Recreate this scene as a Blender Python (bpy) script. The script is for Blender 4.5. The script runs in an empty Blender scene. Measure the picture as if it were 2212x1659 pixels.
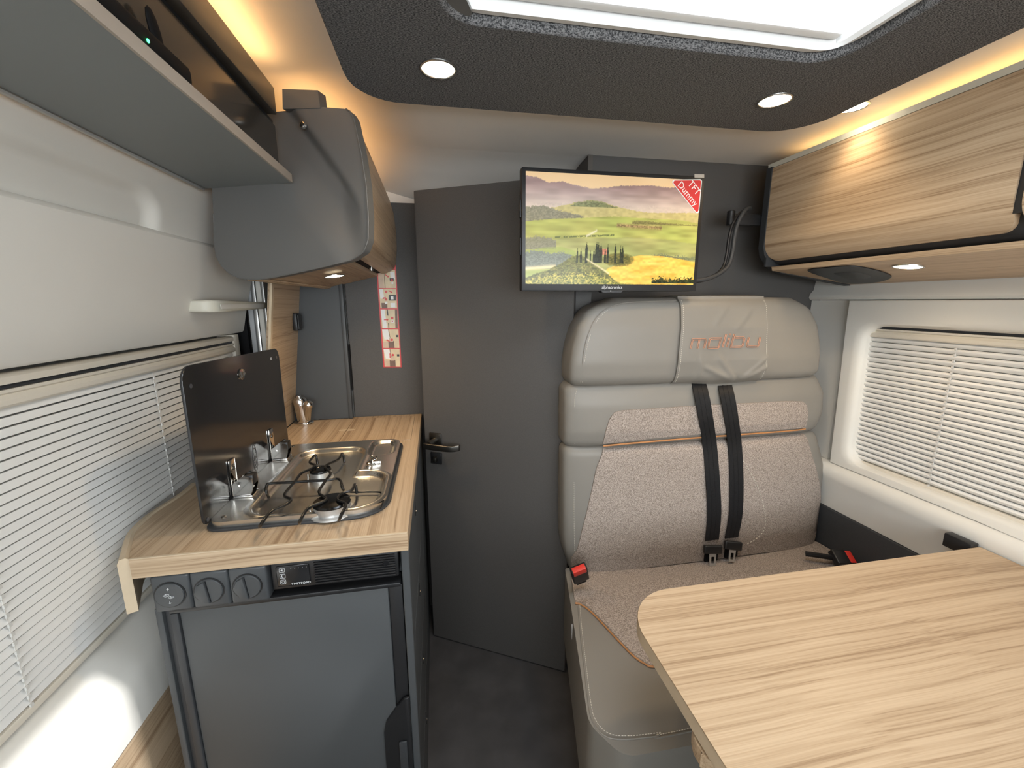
import bpy, bmesh, math, random
import numpy as np
from mathutils import Vector, Matrix
random.seed(4)
PI = math.pi
SC = bpy.context.scene
COL = SC.collection

# ------------------------------------------------------------------ camera
CX, CY, FPX, CAMZ = 1106.0, 829.5, 900.0, 1.36
def _rot(y, p, r):
    c, s = math.cos, math.sin
    base = np.array([[1, 0, 0], [0, 0, -1], [0, 1, 0]], float)
    Ry = np.array([[c(y), 0, -s(y)], [0, 1, 0], [s(y), 0, c(y)]])
    Rp = np.array([[1, 0, 0], [0, c(p), -s(p)], [0, s(p), c(p)]])
    Rr = np.array([[c(r), -s(r), 0], [s(r), c(r), 0], [0, 0, 1]])
    return Rr @ Rp @ Ry @ base
CM = _rot(math.radians(10.222), math.radians(11.148), math.radians(-0.172))
CO = np.array([0, 0, CAMZ])
cam_d = bpy.data.cameras.new('camera')
cam_d.sensor_fit = 'HORIZONTAL'; cam_d.sensor_width = 36.0
cam_d.lens = FPX / 2212.0 * 36.0
cam_d.clip_start = 0.01
cam = bpy.data.objects.new('camera', cam_d); COL.objects.link(cam)
cam.matrix_world = Matrix(((CM[0][0], -CM[1][0], -CM[2][0], 0), (CM[0][1], -CM[1][1], -CM[2][1], 0),
                           (CM[0][2], -CM[1][2], -CM[2][2], CAMZ), (0, 0, 0, 1)))
SC.camera = cam

# ------------------------------------------------------------------ world, exposure
SC.view_settings.view_transform = 'Standard'
SC.view_settings.look = 'None'
SC.view_settings.exposure = 0.32
SC.view_settings.gamma = 1.0
SC.view_settings.use_curve_mapping = False
w = bpy.data.worlds.new('world'); SC.world = w; w.use_nodes = True
wn = w.node_tree.nodes; wn.clear()
wo = wn.new('ShaderNodeOutputWorld'); wb = wn.new('ShaderNodeBackground')
wb.inputs[0].default_value = (0.90, 0.96, 1.0, 1); wb.inputs[1].default_value = 8.5
w.node_tree.links.new(wb.outputs[0], wo.inputs[0])

sun_d = bpy.data.lights.new('sun_offscreen', 'SUN'); sun_d.energy = 5.5; sun_d.angle = math.radians(1.5); sun_d.color = (1., .97, .92)
sun = bpy.data.objects.new('sun_offscreen', sun_d); COL.objects.link(sun); sun.location = (2, -.3, 5)
sun.rotation_euler = Vector((1., -.11, 1.62)).to_track_quat('Z', 'Y').to_euler()
SC.cycles.caustics_reflective = False; SC.cycles.caustics_refractive = False

def portal(name, loc, rot, sx, sy):
    d = bpy.data.lights.new(name, 'AREA'); d.shape = 'RECTANGLE'; d.size = sx; d.size_y = sy
    d.cycles.is_portal = True
    o = bpy.data.objects.new(name, d); COL.objects.link(o); o.location = loc; o.rotation_euler = rot

# ------------------------------------------------------------------ pixel helpers: a direction, depth from the plane touched
def ray(x, y): return CM.T @ np.array([(x - CX) / FPX, (y - CY) / FPX, 1.0])
def onz(x, y, z): d = ray(x, y); return Vector(CO + d * ((z - CAMZ) / d[2]))
def ony(x, y, Y): d = ray(x, y); return Vector(CO + d * (Y / d[1]))
def onx(x, y, X): d = ray(x, y); return Vector(CO + d * (X / d[0]))
def onp(x, y, P, n):
    d = ray(x, y); P = np.array(P); n = np.array(n); return Vector(CO + d * (((P - CO) @ n) / (d @ n)))

# ------------------------------------------------------------------ materials
def lin(c):
    return tuple(((v / 12.92) if v <= .04045 else ((v + .055) / 1.055) ** 2.4) for v in c)
def srgb(r, g, b): return lin((r / 255., g / 255., b / 255.))
MATS = {}
def mat(name, col, rough=.5, metal=0., spec=.5, nscale=None, namt=.12, bump=None, coat=0., noisedim=None, alpha=None):
    m = bpy.data.materials.new(name); m.use_nodes = True
    nt = m.node_tree; N = nt.nodes; L = nt.links; P = N['Principled BSDF']
    P.inputs['Roughness'].default_value = rough; P.inputs['Metallic'].default_value = metal
    P.inputs['Specular IOR Level'].default_value = spec
    P.inputs['Coat Weight'].default_value = coat; P.inputs['Coat Roughness'].default_value = .1
    c = (*col, 1)
    P.inputs['Base Color'].default_value = c
    tc = N.new('ShaderNodeTexCoord')
    nz = N.new('ShaderNodeTexNoise'); nz.inputs['Scale'].default_value = nscale or 6.
    nz.inputs['Detail'].default_value = 3
    L.new(tc.outputs['Object'], nz.inputs['Vector'])
    rp = N.new('ShaderNodeValToRGB')
    a = namt if nscale else .03
    rp.color_ramp.elements[0].color = (*[v * (1 - a) for v in col], 1); rp.color_ramp.elements[0].position = .3
    rp.color_ramp.elements[1].color = (*[min(1, v * (1 + a)) for v in col], 1); rp.color_ramp.elements[1].position = .7
    L.new(nz.outputs['Fac'], rp.inputs[0]); L.new(rp.outputs[0], P.inputs['Base Color'])
    if bump:
        bz = N.new('ShaderNodeTexNoise'); bz.inputs['Scale'].default_value = bump[0]; bz.inputs['Detail'].default_value = 4
        L.new(tc.outputs['Object'], bz.inputs['Vector'])
        bp = N.new('ShaderNodeBump'); bp.inputs['Strength'].default_value = bump[1]; bp.inputs['Distance'].default_value = bump[2]
        L.new(bz.outputs['Fac'], bp.inputs['Height']); L.new(bp.outputs[0], P.inputs['Normal'])
    MATS[name] = m
    return m
def emis(name, col, s):
    m = bpy.data.materials.new(name); m.use_nodes = True
    N = m.node_tree.nodes; P = N['Principled BSDF']
    P.inputs['Base Color'].default_value = (*col, 1)
    P.inputs['Emission Color'].default_value = (*col, 1); P.inputs['Emission Strength'].default_value = s
    MATS[name] = m
def wood(name, axis, seed=0., lo=(.29, .192, .114), mid=(.44, .318, .203), hi=(.535, .402, .270), rough=.42):
    m = bpy.data.materials.new(name); m.use_nodes = True
    nt = m.node_tree; N = nt.nodes; L = nt.links; P = N['Principled BSDF']
    P.inputs['Roughness'].default_value = rough; P.inputs['Specular IOR Level'].default_value = .35
    tc = N.new('ShaderNodeTexCoord')
    wz = N.new('ShaderNodeTexNoise'); wz.inputs['Scale'].default_value = 3.2; wz.inputs['Detail'].default_value = 1
    L.new(tc.outputs['Object'], wz.inputs['Vector'])
    vm = N.new('ShaderNodeVectorMath'); vm.operation = 'MULTIPLY_ADD'; vm.inputs[1].default_value = (.014, .014, .014)
    L.new(wz.outputs['Color'], vm.inputs[0]); L.new(tc.outputs['Object'], vm.inputs[2]); warp = vm.outputs[0]
    def nz(along, across, detail, rgh=.55, off=0.):
        mp = N.new('ShaderNodeMapping')
        s = [across, across, across]; s[axis] = along
        mp.inputs['Scale'].default_value = s; mp.inputs['Location'].default_value = (seed + off, seed * 1.7 + off, seed * .6 + off)
        L.new(warp, mp.inputs['Vector'])
        t = N.new('ShaderNodeTexNoise'); t.inputs['Scale'].default_value = 1.; t.inputs['Detail'].default_value = detail
        t.inputs['Roughness'].default_value = rgh; t.inputs['Distortion'].default_value = .08
        L.new(mp.outputs[0], t.inputs['Vector']); return t
    a = nz(.40, 95, 4, .6); b = nz(2.2, 430, 2, .5, 3.); c = nz(.45, 19, 3, .5, 7.)
    def math_(op, x, y):
        q = N.new('ShaderNodeMath'); q.operation = op
        for i, v in enumerate((x, y)):
            if isinstance(v, float): q.inputs[i].default_value = v
            else: L.new(v, q.inputs[i])
        return q.outputs[0]
    v = math_('ADD', math_('MULTIPLY', a.outputs['Fac'], .66), math_('MULTIPLY', c.outputs['Fac'], .34))
    v = math_('ADD', v, math_('MULTIPLY', math_('SUBTRACT', b.outputs['Fac'], .5), .38))
    rp = N.new('ShaderNodeValToRGB'); e = rp.color_ramp.elements
    e[0].position = .36; e[0].color = (*lo, 1); e[1].position = .62; e[1].color = (*hi, 1)
    k = rp.color_ramp.elements.new(.465); k.color = (*mid, 1)
    L.new(v, rp.inputs[0]); L.new(rp.outputs[0], P.inputs['Base Color'])
    bp = N.new('ShaderNodeBump'); bp.inputs['Strength'].default_value = .12; bp.inputs['Distance'].default_value = .001
    L.new(b.outputs['Fac'], bp.inputs['Height']); L.new(bp.outputs[0], P.inputs['Normal'])
    MATS[name] = m
def weave(name, c1, c2, scale, bump=.4, rough=.95, sc2=(1, 1, 1)):
    m = bpy.data.materials.new(name); m.use_nodes = True
    nt = m.node_tree; N = nt.nodes; L = nt.links; P = N['Principled BSDF']
    P.inputs['Roughness'].default_value = rough; P.inputs['Specular IOR Level'].default_value = .12
    tc = N.new('ShaderNodeTexCoord'); mp = N.new('ShaderNodeMapping'); mp.inputs['Scale'].default_value = sc2
    L.new(tc.outputs['Object'], mp.inputs['Vector'])
    t = N.new('ShaderNodeTexNoise'); t.inputs['Scale'].default_value = scale; t.inputs['Detail'].default_value = 2
    t.inputs['Roughness'].default_value = .7
    L.new(mp.outputs[0], t.inputs['Vector'])
    rp = N.new('ShaderNodeValToRGB'); rp.color_ramp.elements[0].position = .40; rp.color_ramp.elements[1].position = .60
    rp.color_ramp.elements[0].color = (*c1, 1); rp.color_ramp.elements[1].color = (*c2, 1)
    L.new(t.outputs['Fac'], rp.inputs[0]); L.new(rp.outputs[0], P.inputs['Base Color'])
    bp = N.new('ShaderNodeBump'); bp.inputs['Strength'].default_value = bump; bp.inputs['Distance'].default_value = .001
    L.new(t.outputs['Fac'], bp.inputs['Height']); L.new(bp.outputs[0], P.inputs['Normal'])
    MATS[name] = m

wood('wood_x', 0, 1.3); wood('wood_y', 1, 4.1); wood('wood_yd', 1, 8.3); wood('wood_table', 0, 2.2)
wood('wood_side', 1, 5.5)
mat('edge_band', (.56, .45, .315), .5, nscale=30, namt=.06)
mat('lining', (.70, .68, .63), .6, spec=.3, nscale=4, namt=.02, bump=(900, .06, .0005))
mat('edge_taupe', (.40, .345, .29), .6, spec=.3, nscale=4, namt=.03, bump=(900, .05, .0005))
mat('ceiling_white', (.80, .765, .71), .7, spec=.2, nscale=4, namt=.02)
mat('pillar_grey', (.40, .41, .42), .6, nscale=4, namt=.03)
mat('dark_wall', (.076, .071, .067), .55, spec=.35, nscale=700, namt=.16, bump=(700, .08, .0005))
mat('taupe_wall', (.076, .071, .067), .55, spec=.35, nscale=700, namt=.16, bump=(700, .08, .0005))
mat('grey_front', (.062, .066, .069), .45, spec=.4, nscale=3, namt=.02)
mat('grey_plastic', (.115, .113, .108), .42, spec=.45, nscale=3, namt=.02, bump=(1200, .04, .0005))
mat('grey_shelf', (.20, .215, .215), .5, nscale=3, namt=.02)
mat('dark_panel', (.045, .048, .053), .55, nscale=500, namt=.15)
mat('black_plastic', (.012, .012, .013), .4, nscale=4, namt=.1)
mat('black_matte', (.006, .006, .007), .8, spec=.2, nscale=4, namt=.1)
mat('soft_black', (.03, .032, .035), .5, nscale=4, namt=.05)
mat('knob_grey', (.052, .056, .06), .42, nscale=4, namt=.05)
mat('bronze_gloss', (.034, .029, .024), .16, spec=.6, nscale=4, namt=.05, coat=.4)
mat('rail_brown', (.078, .068, .057), .4, nscale=4, namt=.05)
weave('felt', (.032, .033, .035), (.19, .188, .19), 300, .4, .95, (1, 2.6, 1))
mat('leather', (.21, .195, .172), .42, spec=.35, nscale=3, namt=.03, bump=(900, .10, .0006))
weave('fabric', (.20, .165, .14), (.43, .365, .32), 380, .45, .95, (1, 1, 1))
mat('piping_tan', (.42, .19, .07), .5, nscale=40, namt=.1)
mat('thread', (.62, .58, .50), .7, nscale=50, namt=.1)
mat('copper_thread', (.58, .27, .16), .45, nscale=60, namt=.2)
mat('floor_vinyl', (.060, .057, .057), .6, spec=.3, nscale=9, namt=.22, bump=(260, .12, .001))
mat('steel', (.66, .645, .61), .27, metal=1., nscale=5, namt=.05)
mat('chrome', (.75, .73, .70), .07, metal=1., nscale=5, namt=.02)
mat('chrome_soft', (.74, .725, .70), .10, metal=1., nscale=5, namt=.02)
mat('gunmetal', (.16, .15, .135), .32, metal=1., nscale=5, namt=.04)
mat('aluminium', (.62, .62, .61), .35, metal=.8, nscale=5, namt=.04)
mat('glass_black', (.019, .019, .020), .13, spec=.5, nscale=4, namt=.1)
mat('lid_print', (.055, .055, .058), .5, nscale=4, namt=.02)
mat('enamel', (.006, .006, .006), .14, nscale=4, namt=.1)
mat('wire_black', (.010, .010, .010), .25, nscale=4, namt=.1)
mat('slat', (.76, .755, .73), .30, spec=.6, nscale=4, namt=.02)
mat('blind_frame', (.66, .61, .52), .5, nscale=4, namt=.02)
mat('cord', (.62, .61, .58), .5, nscale=4, namt=.05)
mat('white_plastic', (.72, .72, .71), .4, nscale=4, namt=.02)
mat('handle_beige', (.55, .53, .45), .45, nscale=4, namt=.03)
mat('red', (.62, .035, .025), .4, nscale=4, namt=.06)
mat('red_print', (.56, .03, .03), .4, nscale=4, namt=.04)
mat('white_print', (.78, .77, .75), .45, nscale=4, namt=.02)
mat('beige_print', (.66, .53, .34), .45, nscale=30, namt=.12)
mat('brown_print', (.16, .085, .055), .45, nscale=40, namt=.2)
mat('dark_print', (.02, .02, .02), .45, nscale=40, namt=.2)
mat('skin_print', (.58, .42, .30), .45, nscale=40, namt=.1)
mat('icon_white', (.62, .63, .64), .5, nscale=4, namt=.02)
mat('webbing', (.008, .008, .009), .55, spec=.3, nscale=300, namt=.4)
mat('orange_seal', (.60, .17, .05), .6, nscale=5, namt=.1)
mat('bezel', (.66, .645, .62), .25, metal=1., nscale=5, namt=.05)
emis('lens', (1.0, .86, .62), 24.); emis('led_warm', (1.0, .56, .21), 17.); emis('led_rear', (1.0, .56, .21), 9.); emis('led_soft', (1.0, .62, .25), 7.); emis('green_led', (.05, 1., .25), 6.)
# clear acrylic hatch
m = bpy.data.materials.new('acrylic'); m.use_nodes = True
N = m.node_tree.nodes; L = m.node_tree.links; N.remove(N['Principled BSDF'])
t = N.new('ShaderNodeBsdfTransparent'); t.inputs[0].default_value = (.97, .98, 1, 1)
g = N.new('ShaderNodeBsdfGlossy'); g.inputs[1].default_value = .05
mx = N.new('ShaderNodeMixShader'); mx.inputs[0].default_value = .06
L.new(t.outputs[0], mx.inputs[1]); L.new(g.outputs[0], mx.inputs[2]); L.new(mx.outputs[0], N['Material Output'].inputs[0])
MATS['acrylic'] = m
# colour-attribute print (screen picture)
m = bpy.data.materials.new('screen_print'); m.use_nodes = True
N = m.node_tree.nodes; L = m.node_tree.links; P = N['Principled BSDF']
at = N.new('ShaderNodeAttribute'); at.attribute_name = 'Col'
L.new(at.outputs['Color'], P.inputs['Base Color']); P.inputs['Roughness'].default_value = .22; P.inputs['Specular IOR Level'].default_value = .4
MATS['screen_print'] = m

# ------------------------------------------------------------------ object helpers
def wloc(o):
    v = Vector((0, 0, 0))
    while o is not None:
        v += o.location; o = o.parent
    return v
def thing(name, label, cat, loc=(0, 0, 0), group=None):
    o = bpy.data.objects.new(name, None); COL.objects.link(o); o.location = loc
    o.empty_display_size = .05
    o['label'] = label; o['category'] = cat
    if group: o['group'] = group
    return o
def tag(o, label, cat, group=None):
    o['label'] = label; o['category'] = cat
    if group: o['group'] = group
    return o
def obj(name, bm, m, parent=None, smooth=35, label=None, stuff=False):
    off = wloc(parent) if parent is not None else Vector((0, 0, 0))
    if off.length > 0: bmesh.ops.translate(bm, verts=bm.verts, vec=-off)
    bmesh.ops.recalc_face_normals(bm, faces=bm.faces)
    me = bpy.data.meshes.new(name); bm.to_mesh(me); bm.free()
    me.materials.append(MATS[m])
    if smooth:
        for p in me.polygons: p.use_smooth = True
        me.set_sharp_from_angle(angle=math.radians(smooth))
    o = bpy.data.objects.new(name, me); COL.objects.link(o)
    if parent is not None: o.parent = parent
    if label: o['label'] = label
    if stuff: o['kind'] = 'stuff'
    return o
def struct(name, bm, m, parent=None, label=None, smooth=35):
    o = obj(name, bm, m, parent, smooth)
    if parent is None: o['kind'] = 'structure'
    if label: o['label'] = label
    return o
def B(): return bmesh.new()
def box(x0, x1, y0, y1, z0, z1, bev=0., seg=2, bm=None, M=None):
    bm = bm or B()
    vs = [bm.verts.new((x, y, z)) for x in (x0, x1) for y in (y0, y1) for z in (z0, z1)]
    fs = [bm.faces.new([vs[i] for i in q]) for q in ((0, 1, 3, 2), (4, 6, 7, 5), (0, 4, 5, 1), (2, 3, 7, 6), (0, 2, 6, 4), (1, 5, 7, 3))]
    if bev > 0:
        es = list({e for f in fs for e in f.edges})
        r = bmesh.ops.bevel(bm, geom=es, offset=bev, segments=seg, profile=.5, affect='EDGES')
        vs = list({v for f in r['faces'] for v in f.verts} | {v for v in vs if v.is_valid})
    if M is not None: bmesh.ops.transform(bm, matrix=M, verts=[v for v in vs if v.is_valid])
    return bm
def rpoly(pts, r, n=6):
    """round the corners of a 2d polygon; r one value or a list"""
    out = []; k = len(pts)
    for i in range(k):
        p = Vector(pts[i]); a = Vector(pts[i - 1]) - p; b = Vector(pts[(i + 1) % k]) - p
        ri = r[i] if isinstance(r, (list, tuple)) else r
        if ri <= 1e-6: out.append((p.x, p.y)); continue
        a.normalize(); b.normalize()
        ang = math.acos(max(-1, min(1, a.dot(b)))); d = ri / math.tan(ang / 2)
        p0 = p + a * d; p1 = p + b * d
        c = p + (a + b).normalized() * (ri / math.sin(ang / 2))
        v0 = p0 - c; v1 = p1 - c
        t0 = math.atan2(v0.y, v0.x); t1 = math.atan2(v1.y, v1.x)
        dt = (t1 - t0 + PI) % (2 * PI) - PI
        for j in range(n + 1):
            t = t0 + dt * j / n; out.append((c.x + ri * math.cos(t), c.y + ri * math.sin(t)))
    return out
def smooth_closed(pts, n=8):
    """closed Catmull-Rom through points"""
    out = []; k = len(pts)
    P = [Vector(p) for p in pts]
    for i in range(k):
        a, b, c, d = P[i - 1], P[i], P[(i + 1) % k], P[(i + 2) % k]
        for j in range(n):
            t = j / n
            out.append(.5 * ((2 * b) + (c - a) * t + (2 * a - 5 * b + 4 * c - d) * t * t + (3 * b - a - 3 * c + d) * t ** 3))
    return out
def smooth_open(pts, n=8):
    P = [Vector(p) for p in pts]; P = [P[0] * 2 - P[1]] + P + [P[-1] * 2 - P[-2]]
    out = []
    for i in range(1, len(P) - 2):
        a, b, c, d = P[i - 1], P[i], P[i + 1], P[i + 2]
        for j in range(n):
            t = j / n
            out.append(.5 * ((2 * b) + (c - a) * t + (2 * a - 5 * b + 4 * c - d) * t * t + (3 * b - a - 3 * c + d) * t ** 3))
    out.append(P[-2]); return out
AX = {'z': lambda u, v, w: (u, v, w), 'y': lambda u, v, w: (u, w, v), 'x': lambda u, v, w: (w, u, v)}
def prism(pts, axis, a, b, bev=0., seg=2, bm=None, M=None):
    """polygon (u,v) extruded along axis: 'z' -> (x,y), 'y' -> (x,z), 'x' -> (y,z)"""
    bm = bm or B(); f = AX[axis]
    lo = [bm.verts.new(f(p[0], p[1], a)) for p in pts]; hi = [bm.verts.new(f(p[0], p[1], b)) for p in pts]
    k = len(pts)
    caps = [bm.faces.new(lo), bm.faces.new(hi)]
    for i in range(k): bm.faces.new((lo[i], lo[(i + 1) % k], hi[(i + 1) % k], hi[i]))
    vs = lo + hi
    if bev > 0:
        es = [e for c in caps for e in c.edges]
        r = bmesh.ops.bevel(bm, geom=es, offset=bev, segments=seg, profile=.5, affect='EDGES')
        vs = list({v for fc in r['faces'] for v in fc.verts} | {v for v in vs if v.is_valid})
    if M is not None: bmesh.ops.transform(bm, matrix=M, verts=[v for v in vs if v.is_valid])
    return bm
def resample(pts, n):
    P = [Vector(p) for p in pts]; k = len(P)
    d = [0.]
    for i in range(k): d.append(d[-1] + (P[(i + 1) % k] - P[i]).length)
    out = []; j = 0
    for i in range(n):
        t = d[-1] * i / n
        while d[j + 1] < t: j += 1
        f = (t - d[j]) / max(1e-9, d[j + 1] - d[j]); out.append(P[j].lerp(P[(j + 1) % k], f))
    return out
def ang_sample(pts, c, n, extra=()):
    """sample a star-shaped outline at fixed angles round c"""
    P = [Vector(p) for p in pts]; k = len(P); out = []
    for i in range(n):
        t = 2 * PI * i / n; d = Vector((math.cos(t), math.sin(t))); best = None
        for j in range(k):
            a = P[j] - c; e = P[(j + 1) % k] - P[j]
            den = d.x * e.y - d.y * e.x
            if abs(den) < 1e-12: continue
            s = (a.x * e.y - a.y * e.x) / den; u = (a.x * d.y - a.y * d.x) / den
            if s > 0 and -1e-6 <= u <= 1 + 1e-6 and (best is None or s > best): best = s
        out.append(c + d * (best or 0))
    return out
def holed(outer, inner, axis, a, b, n=160, bm=None):
    bm = bm or B(); f = AX[axis]
    c = sum((Vector(p) for p in inner), Vector((0, 0))) / len(inner)
    O = ang_sample(outer, c, n); I = ang_sample(inner, c, n)
    # snap outer samples onto the true corners
    for p in outer:
        p = Vector(p); i = min(range(n), key=lambda q: (O[q] - p).length); O[i] = p
    rows = [[bm.verts.new(f(p.x, p.y, h)) for p in Q] for Q, h in ((O, a), (I, a), (I, b), (O, b))]
    for r in range(4):
        q = rows[(r + 1) % 4]; p = rows[r]
        for i in range(n): bm.faces.new((p[i], p[(i + 1) % n], q[(i + 1) % n], q[i]))
    return bm
def tube(path, r, seg=10, closed=False, bm=None, cap=True):
    bm = bm or B(); P = [Vector(p) for p in path]; k = len(P); rows = []
    nrm = None
    for i in range(k):
        if closed: d = P[(i + 1) % k] - P[i - 1]
        else: d = P[min(k - 1, i + 1)] - P[max(0, i - 1)]
        d.normalize()
        if nrm is None:
            nrm = d.orthogonal().normalized()
        else:
            nrm = nrm - d * nrm.dot(d)
            nrm = nrm.normalized() if nrm.length > 1e-6 else d.orthogonal().normalized()
        bn = d.cross(nrm)
        ri = r[i] if isinstance(r, (list, tuple)) else r
        rows.append([bm.verts.new(P[i] + (nrm * math.cos(2 * PI * j / seg) + bn * math.sin(2 * PI * j / seg)) * ri) for j in range(seg)])
    for i in range(k if closed else k - 1):
        a, b = rows[i], rows[(i + 1) % k]
        for j in range(seg): bm.faces.new((a[j], a[(j + 1) % seg], b[(j + 1) % seg], b[j]))
    if not closed and cap: bm.faces.new(rows[0]); bm.faces.new(rows[-1])
    return bm
def frame(o, z, x=None):
    """matrix with origin o and local z axis along z"""
    z = Vector(z).normalized()
    x = Vector(x) if x is not None else (Vector((1, 0, 0)) if abs(z.x) < .9 else Vector((0, 1, 0)))
    x = (x - z * x.dot(z)).normalized(); y = z.cross(x)
    return Matrix(((x.x, y.x, z.x, o[0]), (x.y, y.y, z.y, o[1]), (x.z, y.z, z.z, o[2]), (0, 0, 0, 1)))
def lathe(prof, seg=32, M=None, bm=None):
    bm = bm or B(); rows = []; vs = []
    for r, h in prof:
        if r < 1e-6: row = [bm.verts.new((0, 0, h))]
        else: row = [bm.verts.new((r * math.cos(2 * PI * j / seg), r * math.sin(2 * PI * j / seg), h)) for j in range(seg)]
        rows.append(row); vs += row
    for a, b in zip(rows, rows[1:]):
        for j in range(seg):
            k = (j + 1) % seg
            if len(a) == 1 and len(b) == 1: continue
            if len(a) == 1: bm.faces.new((a[0], b[j], b[k]))
            elif len(b) == 1: bm.faces.new((a[j], a[k], b[0]))
            else: bm.faces.new((a[j], a[k], b[k], b[j]))
    if len(rows[0]) > 1: bm.faces.new(rows[0])
    if len(rows[-1]) > 1: bm.faces.new(rows[-1])
    if M is not None: bmesh.ops.transform(bm, matrix=M, verts=vs)
    return bm
def loft(rows, cap=True, closed=True, bm=None):
    bm = bm or B(); R = [[bm.verts.new(p) for p in r] for r in rows]
    for a, b in zip(R, R[1:]):
        k = len(a)
        for j in range(k if closed else k - 1): bm.faces.new((a[j], a[(j + 1) % k], b[(j + 1) % k], b[j]))
    if cap and closed: bm.faces.new(R[0]); bm.faces.new(R[-1])
    return bm
def patch(outline, c, fn, rings=10, thick=None, bm=None, n=None):
    """star-shaped surface patch; fn(u,v)->point ; thick: second fn for the back rim"""
    bm = bm or B()
    pts = resample(outline, n) if n else [Vector(p) for p in outline]
    c = Vector(c); k = len(pts); prev = None
    cv = bm.verts.new(fn(c.x, c.y))
    for r in range(1, rings + 1):
        f = r / rings; row = []
        for p in pts:
            q = c.lerp(p, f); row.append(bm.verts.new(fn(q.x, q.y)))
        for j in range(k):
            if prev is None: bm.faces.new((cv, row[j], row[(j + 1) % k]))
            else: bm.faces.new((prev[j], row[j], row[(j + 1) % k], prev[(j + 1) % k]))
        prev = row
    if thick:
        row = [bm.verts.new(thick(p.x, p.y)) for p in pts]
        for j in range(k): bm.faces.new((prev[j], row[j], row[(j + 1) % k], prev[(j + 1) % k]))
    return bm
def grid(fn, nu, nv, bm=None):
    bm = bm or B(); V = [[bm.verts.new(fn(i / nu, j / nv)) for j in range(nv + 1)] for i in range(nu + 1)]
    for i in range(nu):
        for j in range(nv): bm.faces.new((V[i][j], V[i + 1][j], V[i + 1][j + 1], V[i][j + 1]))
    return bm
def flat(pts, bm=None):
    bm = bm or B(); bm.faces.new([bm.verts.new(p) for p in pts]); return bm
def dashes(path, step, ln, r, bm=None):
    """stitches: short beads along a path"""
    bm = bm or B(); P = [Vector(p) for p in path]; acc = 0.; nxt = 0.
    for a, b in zip(P, P[1:]):
        L_ = (b - a).length
        if L_ < 1e-9: continue
        d = (b - a) / L_
        while nxt <= acc + L_:
            q = a + d * (nxt - acc)
            tube([q - d * ln / 2, q + d * ln / 2], r, 5, bm=bm); nxt += step
        acc += L_
    return bm
def text(name, body, size, M, m, parent, ext=.0004, sx=1., align='CENTER', label=None):
    cu = bpy.data.curves.new(name, 'FONT'); cu.body = body; cu.size = size; cu.extrude = ext
    cu.align_x = align; cu.align_y = 'CENTER'; cu.resolution_u = 3
    t = bpy.data.objects.new(name, cu); COL.objects.link(t)
    bpy.context.view_layer.update()
    me = bpy.data.meshes.new_from_object(t.evaluated_get(bpy.context.evaluated_depsgraph_get()))
    bpy.data.objects.remove(t); bpy.data.curves.remove(cu)
    bm = B(); bm.from_mesh(me); bpy.data.meshes.remove(me)
    bmesh.ops.transform(bm, matrix=M @ Matrix.Diagonal((sx, 1, 1, 1)), verts=bm.verts)
    return obj(name, bm, m, parent, smooth=None, label=label)
def fr3(o, ex, ey):
    """matrix from origin and in-plane axes (text frame)"""
    ex = Vector(ex).normalized(); ey = Vector(ey); ey = (ey - ex * ey.dot(ex)).normalized(); ez = ex.cross(ey)
    return Matrix(((ex.x, ey.x, ez.x, o[0]), (ex.y, ey.y, ez.y, o[1]), (ex.z, ey.z, ez.z, o[2]), (0, 0, 0, 1)))
def sstep(a, b, x):
    t = max(0., min(1., (x - a) / (b - a))); return t * t * (3 - 2 * t)
def interp(tab, x):
    xs = [t[0] for t in tab]; ys = [t[1] for t in tab]
    return float(np.interp(x, xs, ys))

# ================================================================== THE SHELL
portal('daylight_cab_offscreen', (.37, -1.19, 1.34), (PI / 2, 0, 0), 2.15, .68)
portal('daylight_hatch_offscreen', (.378, .457, 1.985), (0, 0, 0), .75, .65)
ZC, ZP = 1.82, 1.785                       # ceiling, felt panel underside
def sroot(name, label):
    o = bpy.data.objects.new(name, None); COL.objects.link(o); o.empty_display_size = .05
    o['kind'] = 'structure'; o['label'] = label; return o
struct('floor', box(-.74, 1.47, -1.2, 1.80, -.04, 0), 'floor_vinyl', label='dark grey mottled vinyl floor of the aisle')
HO = rpoly([(.018, .15), (.738, .15), (.738, .76), (.018, .76)], .07, 8)
bm = holed([(0., -1.2), (1.47, -1.2), (1.47, 1.40), (0., 1.40)], HO, 'z', ZC, ZC + .06)
def cz(X, Y): return ZC + .05 * sstep(0., -.28, X) + interp([(1.40, 0), (1.47, -.003), (1.54, -.014), (1.62, -.034), (1.70, -.062), (1.80, -.105)], Y)
grid(lambda a, b: Vector((-.74 + .74 * a, -1.2 + 2.6 * b, cz(-.74 + .74 * a, 0))), 30, 20, bm=bm)
grid(lambda a, b: Vector((-.74 + .74 * a, 1.40 + .40 * b, cz(-.74 + .74 * a, 1.40 + .40 * b))), 30, 14, bm=bm)
grid(lambda a, b: Vector((1.47 * a, 1.40 + .40 * b, cz(0, 1.40 + .40 * b))), 10, 14, bm=bm)
struct('ceiling', bm, 'ceiling_white', label='cream white van ceiling sloping down at the rear', smooth=50)

struct('wall_front_blocker', box(-.80, 1.50, -1.24, -1.2, 0, 1.0), 'dark_panel', label='unseen dark dashboard bulkhead added to cut low daylight under the windscreen opening')  # added out of view to keep low daylight off the floor and seats
struct('wall_front_top_blocker', box(-.80, 1.50, -1.24, -1.2, 1.68, ZC + .05), 'lining', label='unseen light header added above the windscreen opening to narrow the daylight')  # added with the bulkhead, holds daylight to windscreen height
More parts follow.
